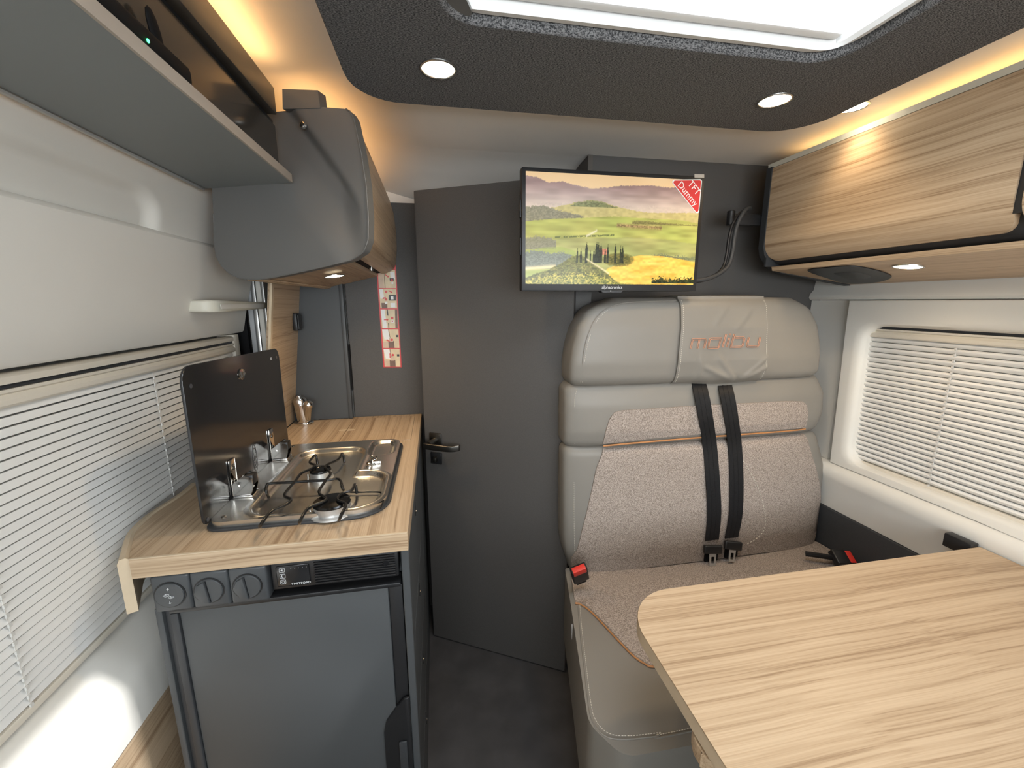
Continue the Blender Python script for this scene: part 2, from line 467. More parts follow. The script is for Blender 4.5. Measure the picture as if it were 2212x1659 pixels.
# back wall: taupe part behind the bench, white lintel over the washroom door
bm = box(.50, 1.47, 1.38, 1.46, 0, ZC); box(.50, .56, 1.46, 1.76, 0, ZC, bm=bm)
struct('wall_back', bm, 'taupe_wall', label='taupe wall panel behind the bench and television')
struct('trim_1', box(.497, .512, 1.374, 1.38, 1.2, ZC - .001), 'rail_brown', label='brown edge strip on the corner of the taupe wall')
struct('wall_rear', box(-.74, .50, 1.742, 1.80, 0, ZC + .05), 'ceiling_white', label='white strip of rear wall above the washroom door')
struct('wall_rear_panel', box(-.335, -.02, 1.712, 1.742, .0, 1.726, .001, 1), 'dark_wall', label='dark grey textured wall panel beside the washroom door')
bm = prism([(.437, 1.305), (.494, 1.30), (.494, 1.373), (.437, 1.373)], 'z', 0, 1.72); 
struct('trim_2', bm, 'taupe_wall', label='narrow taupe door post beside the bench')
struct('trim_3', box(.4945, .499, 1.345, 1.372, 0, 1.72), 'pillar_grey', label='thin blue grey edge strip beside the bench')

# washroom door, set at an angle
D0 = Vector((-.056, 1.526, 0)); D1 = Vector((.424, 1.262, 0)); dt = (D1 - D0).normalized(); dn = Vector((dt.y, -dt.x, 0))   # dn points to the viewer
DM = Matrix(((dt.x, -dn.x, 0, D0.x), (dt.y, -dn.y, 0, D0.y), (0, 0, 1, 0), (0, 0, 0, 1)))
dl = (D1 - D0).length
dr = sroot('door_2', 'dark grey washroom door standing at an angle'); 
obj('door_leaf', box(0, dl, 0, .03, .006, 1.726, .0015, 1, M=DM), 'dark_wall', dr)
obj('edge_strip', box(-.0012, 0, .001, .029, .008, 1.724, M=DM), 'taupe_wall', dr)
def donp(x, y, off=0.): return onp(x, y, D0 + dn * off, dn)
def dloc(p): return ((p - D0).dot(dt), (p - D0).dot(-dn), p.z)
ha = dloc(donp(942, 948)); hb = dloc(donp(944, 989))
hd = obj('door_handle', box(ha[0] - .024, ha[0] + .024, -.009, 0, ha[2] - .024, ha[2] + .024, .003, 2, M=DM), 'gunmetal', dr)
obj('handle_neck', tube([DM @ Vector((ha[0], -.008, ha[2] - .002)), DM @ Vector((ha[0] - .003, -.05, ha[2] - .006))], .0105, 16), 'gunmetal', hd)
bm = loft([[DM @ Vector((x, y + a, z + b)) for a, b in rpoly([(-.006, -.011), (.006, -.011), (.006, .011), (-.006, .011)], .003, 3)]
           for x, y, z in [(ha[0] - .022, -.052, ha[2] - .012), (ha[0] + .03, -.053, ha[2] - .013), (ha[0] + .075, -.052, ha[2] - .013), (ha[0] + .095, -.048, ha[2] - .012), (ha[0] + .112, -.036, ha[2] - .010)]])
obj('lever', bm, 'gunmetal', hd)
lk = obj('lock_plate', box(hb[0] - .023, hb[0] + .023, -.008, 0, hb[2] - .023, hb[2] + .023, .004, 2, M=DM), 'black_plastic', dr)
obj('thumb_turn', box(hb[0] - .006, hb[0] + .008, -.026, -.008, hb[2] - .008, hb[2] + .008, .002, 2, M=DM), 'gunmetal', lk)

# ---------------------------------------------------------------- left side: sliding door
struct('wall_left', box(-.80, -.74, -1.2, 1.80, 0, ZC + .05), 'lining', label='outer left wall of the van')
sd = sroot('door_1', 'light grey sliding door lining with a wide window')
prof = [(-.72, 1.262), (-.650, 1.262), (-.644, 1.268), (-.628, 1.335), (-.602, 1.43), (-.585, 1.494), (-.583, 1.506), (-.588, 1.514), (-.60, 1.518), (-.72, 1.518)]
obj('door_panel', prism(prof, 'y', -1.0, 1.565), 'lining', sd, 40)
cY, cZ = onx(352, 425, -.575).y, onx(200, 357, -.575).z
def upper(u, v):
    Y = -1.0 + 2.6 * u; z = 1.51 + .20 * v
    d = max(Y - (cY - .09), z - (cZ - .045), 0) 
    qx, qz = max(Y - (cY - .09), 0), max(z - (cZ - .05), 0)
    s = math.hypot(qx / .09, qz / .05)
    X = -.592 + .045 * v - .016 * (1 - sstep(.55, 1.0, s))
    return Vector((X, Y, z))
obj('upper_panel', grid(upper, 300, 40), 'lining', sd, 60)
# sill and lower lining under the window
prof = [(-.735, .706), (-.664, .706), (-.655, .700), (-.612, .648), (-.603, .63), (-.600, .545), (-.735, .545)]
obj('lower_lining', prism(prof, 'y', -1.0, 1.50, bev=0), 'lining', sd, 40)
obj('kick_panel', box(-.735, -.606, -1.0, 1.50, .002, .545), 'wood_side', sd)
for p in ((272, 1595), (195, 1657)):
    q = onx(*p, -.605)
    obj('screw_cap', lathe([(0, .004), (.004, .0035), (.006, .001), (.006, 0)], 12, frame((-.606, q.y, q.z), (1, 0, 0))), 'handle_beige', sd)
# window 1 (behind the blind): frame and glass
w1 = sroot('window_1', 'window in the sliding door closed off by its slatted blind')
bm = box(-.735, -.69, -1.0, 1.54, 1.215, 1.25); box(-.735, -.69, -1.0, 1.54, .707, .74, bm=bm); box(-.735, -.69, 1.50, 1.54, .74, 1.215, bm=bm)
obj('window_frame', bm, 'white_plastic', w1)
obj('pane', box(-.718, -.712, -1.0, 1.50, .74, 1.215), 'acrylic', w1)

def make_blind(name, label, grp, loc, m_slat, xs, side, y0, y1, ztop, zbot, pitch, cords, prof_, railm='blind_frame'):
    """side=+1: the room lies towards +x"""
    root = thing(name, label, 'blind', loc, grp)
    def P(a, b): return xs + side * a, b
    def pr(pts, ya, yb): return prism([(xs + side * a, z) for a, z in pts], 'y', ya, yb)
    rail = obj('head_rail', pr([(-.016, ztop), (.010, ztop), (.013, ztop + .004), (.013, ztop + .012), (.006, ztop + .019), (.010, ztop + .022), (.010, ztop + .027), (-.016, ztop + .027)], y0, y1), railm, root)
    obj('pull_slot', pr([(-.012, ztop + .028), (.006, ztop + .028), (.006, ztop + .0345), (-.012, ztop + .0345)], y0, y1), 'soft_black', root)
    obj('top_rail', pr([(-.016, ztop + .035), (.011, ztop + .035), (.012, ztop + .046), (.005, ztop + .050), (-.016, ztop + .050)], y0, y1), railm, root)
    n = int((ztop - zbot) / pitch)
    s0 = None
    for i in range(n):
        z = ztop - pitch * i
        if s0 is None:
            s0 = obj('slat', pr([(a_, z - pitch * b_) for a_, b_ in prof_], y0 + .002, y1 - .002), m_slat, root, 50)
        else:
            c = s0.copy(); COL.objects.link(c); c.parent = root; c.location = s0.location + Vector((0, 0, -pitch * i))
    zb = ztop - pitch * n
    obj('bottom_rail', pr([(-.012, zb), (.006, zb), (.008, zb - .004), (.008, zb - .011), (-.012, zb - .011)], y0, y1), railm, root)
    for cy in cords:
        bm = tube([(xs + side * .004, cy, ztop), (xs + side * .004, cy, zb)], .0006, 6)
        for i in range(n):
            z = ztop - pitch * (i + .93); box(xs + side * .006 - .0015, xs + side * .006 + .0015, cy - .0025, cy + .0025, z - .003, z + .003, bm=bm)
        obj('lift_cord', bm, 'cord', root, stuff=True)
    return root
make_blind('slatted_blind', 'wide silvery white slatted blind on the sliding door window beside the cooker', None, (-.66, .5, .715), 'slat', -.660, 1,
           -1.0, 1.495, 1.2035, .722, .0162, (onx(345, 920, -.66).y, onx(30, 1420, -.66).y), ((-.004, .0), (.000, .04), (.0045, .76), (.0036, .80), (-.002, .77), (-.006, .04)))
struct('trim_4', box(-.70, -.648, 1.497, 1.532, .707, 1.258, .003), 'blind_frame', label='cream side rail of the sliding door blind')
# door jamb: seal, aluminium profiles
struct('trim_5', box(-.72, -.635, 1.570, 1.585, .0, 1.66), 'black_matte', label='black rubber seal at the sliding door edge')
for i, (a, b, m_) in enumerate(((-.628, -.612, 'pillar_grey'), (-.610, -.598, 'aluminium'), (-.596, -.580, 'lining'), (-.578, -.570, 'aluminium'))):
    struct('trim_%d' % (6 + i), box(a, b, 1.575, 1.70, .0, 1.66, .003), m_, label='vertical %s profile of the sliding door frame' % ('blue grey', 'bare aluminium', 'light grey', 'narrow aluminium')[i])
# leaning wood panel and grey moulded panel behind the tap
def lean(z): return -.556 + (z - .907) / .50 * .066
bm = loft([[Vector((lean(z), 1.43, z)), Vector((lean(z), 1.700, z)), Vector((lean(z) - .016, 1.700, z)), Vector((lean(z) - .016, 1.43, z))] for z in (.909, 1.2, 1.46)])
struct('wall_splash', bm, 'wood_side', label='wood panel leaning beside the tap at the end of the worktop')
bm = loft([[Vector((lean(z) + .002, 1.414, z)), Vector((lean(z) + .002, 1.4295, z)), Vector((lean(z) - .005, 1.4295, z)), Vector((lean(z) - .005, 1.414, z))] for z in (.909, 1.46)])
struct('trim_10', bm, 'edge_band', label='pale wood edge strip of the leaning wood panel')
bm = prism([(-.62, .909), (-.335, .909), (-.338, 1.55), (-.60, 1.55)], 'y', 1.702, 1.711); box(-.352, -.338, 1.680, 1.7015, .909, 1.5, .002, bm=bm)
prism([(-.60, .909), (-.352, .909), (-.352, 1.5), (-.56, 1.5)], 'y', 1.690, 1.7015, bm=bm)
struct('wall_moulding', bm, 'grey_front', label='smooth dark grey moulded panel behind the tap')
struct('trim_11', box(-.337, -.333, 1.695, 1.711, 1.02, 1.2), 'black_matte', label='black gap seal beside the grey moulded panel')

# ---------------------------------------------------------------- right side: wall, window
struct('wall_right', box(1.44, 1.50, -1.2, 1.46, 0, ZC + .05), 'lining', label='outer right wall of the van')
WI = rpoly([(.15, .815), (1.140, .815), (1.152, 1.283), (.15, 1.283)], .055, 8)
WO = [(-.4, .79), (1.195, .79), (1.215, 1.362), (-.4, 1.362)]
bm = B(); n = 200; c2 = Vector((.62, 1.05))
O = ang_sample(WO, c2, n); I = ang_sample(WI, c2, n)
for p in WO:
    i = min(range(n), key=lambda q: (O[q] - Vector(p)).length); O[i] = Vector(p)
def off(Q, d):
    return [q + (c2 - q).normalized() * d for q in Q]
rings = [(O, 1.437), (O, 1.384), ([o.lerp(i_, .03) for o, i_ in zip(O, I)], 1.380), (off(I, -.028), 1.380), (off(I, -.010), 1.383), (I, 1.392), (off(I, .002), 1.400), (off(I, .002), 1.437)]
R_ = [[bm.verts.new((x, p.x, p.y)) for p in Q] for Q, x in rings]
for a, b in zip(R_, R_[1:]):
    for j in range(n): bm.faces.new((a[j], a[(j + 1) % n], b[(j + 1) % n], b[j]))
w2 = sroot('window_2', 'rounded side window by the table closed off by its cream blind')
obj('window_surround', bm, 'lining', w2, 40)
obj('pane', box(1.428, 1.434, .16, 1.14, .82, 1.28), 'acrylic', w2)
struct('wall_right_upper', prism([(1.44, 1.364), (1.392, 1.364), (1.386, 1.372), (1.388, 1.384), (1.402, 1.40), (1.408, 1.44), (1.405, 1.52), (1.44, 1.52)], 'y', -1.2, 1.378), 'lining', label='cream wall strip above the side window')
struct('wall_right_sill', prism([(1.44, .788), (1.383, .788), (1.366, .780), (1.356, .762), (1.362, .735), (1.378, .69), (1.386, .622), (1.44, .622)], 'y', -1.2, 1.378), 'lining', label='light grey sill moulding under the side window', smooth=50)
struct('wall_right_lower', box(1.378, 1.44, -1.2, 1.378, 0, .620), 'dark_panel', label='dark grey lower wall panel between bench and table')
struct('wall_right_pillar', prism([(1.218, 1.44), (1.222, 1.398), (1.30, 1.405), (1.378, 1.40), (1.378, 1.44)], 'z', .79, 1.362, M=Matrix(((0, 1, 0, 0), (1, 0, 0, 0), (0, 0, 1, 0), (0, 0, 0, 1)))), 'lining', label='grey pillar cover behind the headrest')
make_blind('slatted_blind', 'cream slatted blind in the rounded window beside the table', None, (1.41, .6, .82), 'slat', 1.4165, -1,
           .13, 1.165, 1.244, .815, .0168, (onx(2035, 900, 1.41).y,), ((-.004, .0), (.0015, .05), (.0052, .30), (.0045, .52), (-.003, .90), (-.006, .92), (-.0065, .02)))

# ---------------------------------------------------------------- felt ceiling panel and roof hatch
FO = rpoly([(-.155, -.6), (.940, -.6), (.940, 1.037), (-.155, 1.037)], [.02, .02, .105, .10], 12)
FI = rpoly([(.026, .165), (.730, .165), (.730, .742), (.026, .742)], .062, 10)
bm = B(); n = 240; c2 = Vector((.378, .45))
O = ang_sample(FO, c2, n); I = ang_sample(FI, c2, n)
rings = [(O, ZC - .0005), (O, ZP + .004), ([o + (c2 - o).normalized() * .003 for o in O], ZP), ([i_ + (i_ - c2).normalized() * .009 for i_ in I], ZP)]
R_ = [[bm.verts.new((p.x, p.y, z)) for p in Q] for Q, z in rings]
for a, b in zip(R_, R_[1:]):
    for j in range(n): bm.faces.new((a[j], a[(j + 1) % n], b[(j + 1) % n], b[j]))
cp = thing('ceiling_panel', 'dark charcoal felt ceiling panel with rounded corners around the roof hatch', 'ceiling panel', (.4, .4, ZP))
obj('felt_board', bm, 'felt', cp, 40)
bm = B()
rings = [([i_ + (i_ - c2).normalized() * .009 for i_ in I], ZP), ([i_ + (i_ - c2).normalized() * .006 for i_ in I], ZP + .001), ([i_ + (i_ - c2).normalized() * .001 for i_ in I], ZP + .006), (I, ZP + .012), (I, ZC + .04)]
R_ = [[bm.verts.new((p.x, p.y, z)) for p in Q] for Q, z in rings]
for a, b in zip(R_, R_[1:]):
    for j in range(n): bm.faces.new((a[j], a[(j + 1) % n], b[(j + 1) % n], b[j]))
obj('felt_edge', bm, 'felt', cp, 50, label='rolled felt edge around the hatch')
hw_ = sroot('window_3', 'bright roof hatch with white inner frame')
def rr(x0, x1, y0, y1, r): return [Vector(p) for p in ang_sample(rpoly([(x0, y0), (x1, y0), (x1, y1), (x0, y1)], r, 8), c2, n)]
rings = [(rr(.029, .727, .168, .739, .058), ZP + .012), (rr(.040, .716, .180, .727, .03), ZP + .010), (rr(.046, .710, .186, .722, .02), ZP + .016), (rr(.046, .710, .186, .722, .02), ZC + .03), (rr(.055, .70, .2, .71, .02), ZC + .10), (rr(.055, .70, .2, .71, .02), ZC + .16), (rr(.0, .75, .15, .77, .03), ZC + .16), (rr(.0, .75, .15, .77, .03), ZC + .05)]
bm = B(); R_ = [[bm.verts.new((p.x, p.y, z)) for p in Q] for Q, z in rings]
for a, b in zip(R_, R_[1:]):
    for j in range(n): bm.faces.new((a[j], a[(j + 1) % n], b[(j + 1) % n], b[j]))
obj('hatch_frame', bm, 'white_plastic', hw_, 30)
obj('blind_bar', box(.052, .705, .700, .719, ZP + .022, ZP + .045, .004), 'white_plastic', hw_)
obj('corner_cover', prism(rpoly([(.030, .70), (.030, .738), (.075, .738), (.06, .70)], .008), 'z', ZP + .006, ZP + .012), 'grey_plastic', hw_)
obj('pane', box(.004, .746, .154, .766, ZC + .155, ZC + .163), 'acrylic', hw_)
# closes the roof space between ceiling and hatch

# ================================================================== LEFT OVERHEAD UNITS
EA = Vector((-.15, 1.06, 0)); EB = Vector((-.545, 1.22, 0)); ee = (EB - EA).normalized(); en = Vector((ee.y, -ee.x, 0))
if en.y > 0: en = -en
def eonp(x, y, o=0.): return onp(x, y, EA + en * o, en)
def esz(x, y): p = eonp(x, y); return Vector(((p - EA).dot(ee), p.z))
gc = thing('overhead_cabinet', 'galley overhead cabinet with grey moulded end panel and curved wood front above the cooker', 'cabinet', (-.33, 1.4, 1.41))
outl = [(690, 231), (745, 235), (757, 240), (766, 256), (782, 330), (793, 400), (798, 470), (797, 520), (788, 544), (762, 562), (700, 577), (640, 590), (590, 600), (555, 604), (522, 602), (498, 591), (480, 573), (472, 555),
        (467, 510), (463, 450), (459, 396), (500, 318), (560, 236), (612, 231)]
outl = [esz(*p) for p in outl]
def sdl(a, b):
    a, b = esz(*a), esz(*b); d = (b - a).normalized()
    return lambda s, z: (s - a.x) * d.y - (z - a.y) * d.x
l1 = sdl((652, 276), (800, 478)); l2 = sdl((645, 372), (790, 540)); l3 = sdl((470, 540), (770, 500))
def esurf(s, z):
    a = l1(s, z); b = l2(s, z); c = l3(s, z)
    sg = 1 if l1(*esz(760, 300)) > 0 else -1
    a *= sg; b *= sg
    up = sstep(-.012, .018, a); lo = 1 - sstep(-.075, .03, b)
    d = -.019 + .019 * up + .022 * lo
    d += .006 * math.exp(-((z - 1.50) / .05) ** 2) * lo
    d *= sstep(.0, .07, s)
    return EA + ee * s + en * d + Vector((0, 0, z))
bm = patch(outl, esz(690, 420), esurf, 34, thick=lambda s, z: EA + ee * s - en * .022 + Vector((0, 0, z)), n=200)
obj('end_panel', bm, 'grey_plastic', gc, 40, label='grey moulded plastic end panel')
tb = [eonp(*p, .0) for p in ((611, 193), (688, 196), (693, 234), (612, 236))]
obj('top_tab', loft([[p + en * .002 for p in tb], [p - en * .025 for p in tb]]), 'grey_plastic', gc)
obj('end_bead', tube([EA + ee * p.x + en * (.004) + Vector((0, 0, p.y)) for p in resample(outl, 120)[6:82]], .0014, 8), 'grey_plastic', gc)
near = smooth_open([eonp(*p, -.010) for p in ((757, 240), (767, 258), (783, 330), (794, 400), (799, 470), (797, 522), (776, 549))], 6)
far = smooth_open([ony(*p, 1.70) for p in ((831, 409), (842, 434), (851, 466), (856, 510), (857, 542), (852, 578), (834, 591))], 6)
rows = []
for i in range(25):
    t = i / 24; rows.append([a.lerp(b, t) for a, b in zip(near, far)] + [a.lerp(b, t) + Vector((-.016, 0, 0)) for a, b in reversed(list(zip(near, far)))])
obj('front_door', loft(rows), 'wood_yd', gc, 40, label='curved wood cabinet front')
q = [eonp(530, 603, -.012), eonp(742, 561, -.012), ony(815, 597, 1.70), ony(704, 623, 1.70)]
bm = loft([q, [p + Vector((0, 0, .014)) for p in q]])
bp_ = obj('bottom_panel', bm, 'wood_y', gc)
for t0, t1 in ((.02, .045), (.06, .085)):
    a, b = q[0].lerp(q[1], t0), q[0].lerp(q[1], t1); c, d = q[3].lerp(q[2], t1 * 1.4), q[3].lerp(q[2], t0 * 1.4)
    obj('groove_strip', loft([[v - Vector((0, 0, .004)) for v in (a, b, c, d)], [a, b, c, d]]), 'wood_side', bp_)
g = [eonp(740, 557, -.014), eonp(778, 545, -.014), ony(836, 588, 1.70), ony(812, 594, 1.70)]
obj('gap_recess', loft([[p + Vector((0, 0, .004)) for p in g], [p + Vector((0, 0, .03)) for p in g]]), 'black_matte', gc)
c = g[0].lerp(g[2], .55)
c = (g[1].lerp(g[2], .55) + g[0].lerp(g[3], .55)) / 2
obj('latch_pin', lathe([(0, 0), (.006, 0), (.006, .012), (0, .012)], 14, frame(c - Vector((0, 0, .010)), (0, 0, 1))), 'chrome', gc)
kp = eonp(658, 272)
obj('screw_knob', lathe([(.007, 0), (.008, .004), (.006, .009), (0, .011)], 16, frame(kp, en)), 'chrome_soft', gc)

# open locker with smoked flap in front of the galley cabinet
lk_ = thing('overhead_locker', 'overhead locker with grey shelf base and smoked bronze flap above the sliding door', 'locker', (-.43, .5, 1.636))
def ycut(X): return EA.y + (X - EA.x) / ee.x * ee.y
obj('shelf_board', prism([(-.322, -.6), (-.322, ycut(-.322) - .004), (-.545, ycut(-.545) - .004), (-.545, -.6)], 'z', 1.636, 1.653), 'grey_shelf', lk_, label='grey shelf board')
obj('edge_strip', box(-.3219, -.318, -.6, ycut(-.318) - .006, 1.6355, 1.6535), 'edge_taupe', lk_)
obj('back_rail', tube([(-.5495, -.6, 1.634), (-.5495, 1.214, 1.634)], .0042, 8), 'aluminium', lk_)
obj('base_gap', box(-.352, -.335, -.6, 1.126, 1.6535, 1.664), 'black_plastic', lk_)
obj('flap', box(-.351, -.345, -.6, 1.128, 1.665, 1.757, .001, 1), 'bronze_gloss', lk_, label='glossy smoked bronze flap')
obj('rail_gap', box(-.356, -.350, -.6, 1.13, 1.757, 1.768), 'black_plastic', lk_)
obj('top_rail', box(-.352, -.330, -.6, 1.098, 1.768, 1.822, .002), 'rail_brown', lk_)
hp = onx(621, 248, -.343)
obj('hinge', tube([(-.343, hp.y - .006, hp.z + .022), (-.341, hp.y - .001, hp.z + .014), (-.341, hp.y, hp.z - .020), (-.340, hp.y + .006, hp.z - .022), (-.340, hp.y + .007, hp.z + .002)], .0016, 8), 'chrome_soft', lk_)
# router with paddle antenna on the locker ledge
led = onx(319, 88, -.3235)
ro = thing('wireless_router', 'black wireless router with paddle antenna and green light on the locker ledge', 'router', (-.333, led.y, 1.6542))
obj('router_body', box(-.3435, -.3235, led.y - .42, led.y + .10, 1.6542, 1.684, .009, 3), 'black_matte', ro)
ap = onx(335, 58, -.333)
obj('antenna', lathe([(0, -.028), (.007, -.026), (.0105, -.014), (.0115, 0), (.010, .014), (.006, .023), (0, .026)], 20, frame((-.334, ap.y, ap.z - .006), (0, -.35, 1)) @ Matrix.Diagonal((.35, 1, 1, 1))), 'black_matte', ro)
obj('status_light', lathe([(0, .0012), (.0022, .001), (.0022, 0)], 10, frame((-.3236, led.y, led.z), (1, 0, 0))), 'green_led', ro)
# warm cove strips
def led_strip(label, x0, x1, y0, y1, z0, z1, m='led_warm'):
    o = obj('led_strip', box(x0, x1, y0, y1, z0, z1), m); tag(o, label, 'led strip'); return o
led_strip('warm led strip on the locker rail above the sliding door', -.350, -.338, -.58, 1.08, 1.8225, 1.8245)
led_strip('warm led strip on top of the galley overhead cabinet', -.30, -.285, 1.15, 1.66, 1.79, 1.793, 'led_rear')
obj_top = obj('cabinet_top', loft([[Vector((-.56, 1.25, 1.78)), Vector((-.20, 1.10, 1.78)), Vector((-.19, 1.70, 1.74)), Vector((-.56, 1.70, 1.74))], [Vector((-.56, 1.25, 1.787)), Vector((-.20, 1.10, 1.787)), Vector((-.19, 1.70, 1.747)), Vector((-.56, 1.70, 1.747))]]), 'lining', gc)

# grab handle on the sliding door
h0 = onx(415, 662, -.615); h1 = onx(541, 664, -.615)
gh = thing('grab_handle', 'cream grab handle on the sliding door lining beside the blind', 'handle', ((-.62), (h0.y + h1.y) / 2, h0.z))
ya, yb, zh = h0.y, h1.y, h0.z
def hsec(y, x, hz, hx): return [Vector((x + a, y, zh + b)) for a, b in rpoly([(-hx, -hz), (hx, -hz), (hx, hz), (-hx, hz)], min(hx, hz) * .5, 4)]
ptsx = [(ya, -.586, .0155, .010), (ya + .008, -.580, .016, .0115), (ya + .06, -.570, .014, .008), (ya + .14, -.570, .012, .0075), (yb - .09, -.572, .011, .007), (yb - .02, -.574, .010, .007), (yb, -.576, .009, .006)]
def rect_tube(path, hh, hs):
    P = [Vector(p) for p in path]; rows = []
    for i, p in enumerate(P):
        d = (P[min(len(P) - 1, i + 1)] - P[max(0, i - 1)]).normalized(); sd_ = d.cross(Vector((0, 0, 1))).normalized()
        a, b = hh[i], hs[i]; r = min(a, b) * .45
        rows.append([p + sd_ * u_ + Vector((0, 0, v_)) for u_, v_ in rpoly([(-b, -a), (b, -a), (b, a), (-b, a)], r, 3)])
    return loft(rows)
gp = [(-.640, ya + .022, zh), (-.600, ya + .018, zh), (-.586, ya + .020, zh), (-.577, ya + .032, zh), (-.572, ya + .06, zh), (-.570, ya + .12, zh), (-.570, yb - .10, zh), (-.571, yb - .03, zh), (-.572, yb, zh)]
obj('grip', rect_tube(gp, [.015, .0155, .016, .016, .0155, .014, .012, .011, .010], [.014, .013, .011, .009, .008, .0075, .007, .007, .006]), 'handle_beige', gh, 50)
for y in (yb - .055,):
    obj('handle_foot', loft([[Vector((x, y + a, zh + b)) for a, b in rpoly([(-.012, -.010), (.012, -.010), (.012, .012), (-.012, .012)], .005, 3)] for x in (-.628, -.583)]), 'handle_beige', gh)
obj('inlay', box(-.5625, -.5610, ya + .03, yb - .03, zh - .007, zh + .005), 'lining', gh)

# ================================================================== KITCHEN
HW, YF, XA = .907, .79, -.072
kc = thing('kitchen_cabinet', 'dark grey kitchen base cabinet with drawers along the aisle', 'cabinet', (-.3, 1.25, 0))
obj('side_panel', box(XA - .016, XA - .0005, YF + .006, YF + .05, .0, .867, .0015, 1), 'grey_front', kc)
obj('carcass', box(-.50, XA - .018, 1.32, 1.709, 0, .866), 'grey_front', kc)
obj('carcass_side', box(XA - .030, XA - .018, YF + .05, 1.32, 0, .866), 'grey_front', kc)
zz = [(.002, .19), (.194, .40), (.404, .62), (.624, .862)]
for z0, z1 in zz:
    d = obj('drawer_front', box(XA - .0175, XA - .001, YF + .053, 1.36, z0, z1, .002, 1), 'grey_front', kc)
    obj('latch_slot', box(XA - .0012, XA + .0006, 1.05, 1.058, z1 - .060, z1 - .025), 'black_plastic', d)
    obj('latch_button', lathe([(0, .003), (.003, .002), (.004, 0)], 12, frame((XA + .0006, 1.054, z1 - .048), (1, 0, 0))), 'chrome', d)
obj('tall_front', box(XA - .0175, XA - .001, 1.364, 1.705, .002, .862, .002, 1), 'grey_front', kc)
LP0, LP1 = -.546, -.519
obj('left_panel', box(LP0, LP0 + .012, YF + .012, 1.30, 0, .79, .002), 'grey_front', kc)
obj('left_stile', box(LP0 + .0125, LP1, YF + .018, YF + .06, 0, .79, .002), 'soft_black', kc)
obj('back_panel', box(-.545, -.505, 1.305, 1.318, 0, .866), 'grey_front', kc)

# worktop with curved cheek on the door side
inn = [onz(*p, HW) for p in ((287, 1199), (285, 1177), (293, 1150), (317, 1124), (342, 1104), (400, 1066))]
inn = [Vector((p.x, p.y)) for p in inn]
inn[0] = Vector((inn[0].x, YF))
cur = smooth_open(inn + [Vector((-.618, 1.20)), Vector((-.585, 1.40))], 6)
wt = thing('worktop', 'light wood kitchen worktop with a rounded cheek beside the blind', 'worktop', (-.3, 1.25, .868))
poly = [(p.x, p.y) for p in cur] + [(-.572, 1.411), (-.553, 1.411), (-.553, 1.688), (XA - .283, 1.688), (XA - .263, 1.709), (XA, 1.709), (XA, YF)]
obj('board', prism(poly, 'z', .868, HW, .0012, 1), 'wood_y', wt)
obj('front_apron', box(cur[0].x + .002, XA, YF - .0035, YF - .0003, .868, HW - .0008), 'wood_x', wt)
obj('front_edge_line', box(cur[0].x + .002, XA, YF - .0038, YF + .001, HW - .0008, HW + .0006), 'edge_band', wt)
ck = B()
cr = [Vector((p.x, p.y)) for p in cur[:34]]
rows = []
for i, p in enumerate(cr):
    d = (cr[min(len(cr) - 1, i + 1)] - cr[max(0, i - 1)]).normalized(); nr = Vector((-d.y, d.x))
    if nr.x > 0: nr = -nr
    zb = .800 if i < 16 else .800 + .06 * sstep(16, 33, i)
    a = p + nr * .0003; b = p + nr * .0165
    m1 = p + nr * .0045; m2 = p + nr * .0125
    rows.append([Vector((a.x, a.y, zb)), Vector((a.x, a.y, HW - .001)), Vector((m1.x, m1.y, HW + .0025)), Vector((m2.x, m2.y, HW + .0018)), Vector((b.x, b.y, HW - .006)), Vector((b.x, b.y, zb))])
obj('cheek', loft(rows), 'edge_band', wt, 40, label='pale curved wood cheek')
# sink covers let into the worktop
sc1 = obj('sink_cover', prism(rpoly([(-.328, 1.372), (-.098, 1.372), (-.098, 1.668), (-.328, 1.668)], .006), 'z', HW + .0004, HW + .0028, .0006, 1), 'wood_y')
tag(sc1, 'wood sink cover board on the aisle side of the worktop', 'sink cover')
sc2 = obj('sink_cover', prism(rpoly([(-.476, 1.372), (-.331, 1.372), (-.331, 1.668), (-.476, 1.668)], .006), 'z', HW + .0004, HW + .0028, .0006, 1), 'wood_y')
tag(sc2, 'wood sink cover board beside the tap', 'sink cover')
fh = onz(742, 931, HW)
for o_, s in ((sc1, 1), (sc2, -1)):
    x0 = -.3275 if s > 0 else -.3315
    pts = [(x0 + s * .026 * math.sin(PI * i / 12), fh.y + .012 * math.cos(PI * i / 12)) for i in range(13)]
    obj('finger_notch', prism(pts, 'z', HW + .0029, HW + .0034), 'edge_band', o_)

# ---------------------------------------------------------------- fridge
fr = thing('refrigerator', 'grey fronted refrigerator under the worktop', 'refrigerator', (-.31, .95, 0))
obj('housing', box(-.5175, XA - .0315, YF + .045, 1.30, .04, .864), 'black_plastic', fr)
dd = obj('door', box(-.503, -.118, YF + .008, YF + .043, .06, .7815, .003), 'grey_front', fr, label='plain grey refrigerator door')
obj('door_frame', box(-.5172, -.5035, YF + .004, YF + .04, .06, .7815, .002), 'soft_black', dd)
obj('top_seal', box(-.5172, -.092, YF + .004, YF + .04, .782, .7915, .002), 'black_plastic', dd)
obj('hinge_side', box(-.1175, -.090, YF + .012, YF + .044, .06, .7815, .002), 'black_plastic', dd)
hp_ = [(-.088, .512), (-.100, .507), (-.112, .494), (-.140, .455), (-.146, .43), (-.148, .20), (-.088, .20)]
obj('door_handle', prism(rpoly(hp_, .004, 3), 'y', YF + .001, YF + .0075, .002), 'black_plastic', dd)
obj('handle_lip', box(-.116, -.098, YF - .004, YF + .001, .22, .40, .003), 'soft_black', dd)
ct = obj('control_strip', box(-.334, -.094, YF + .006, YF + .044, .806, .8635, .003), 'black_plastic', fr)
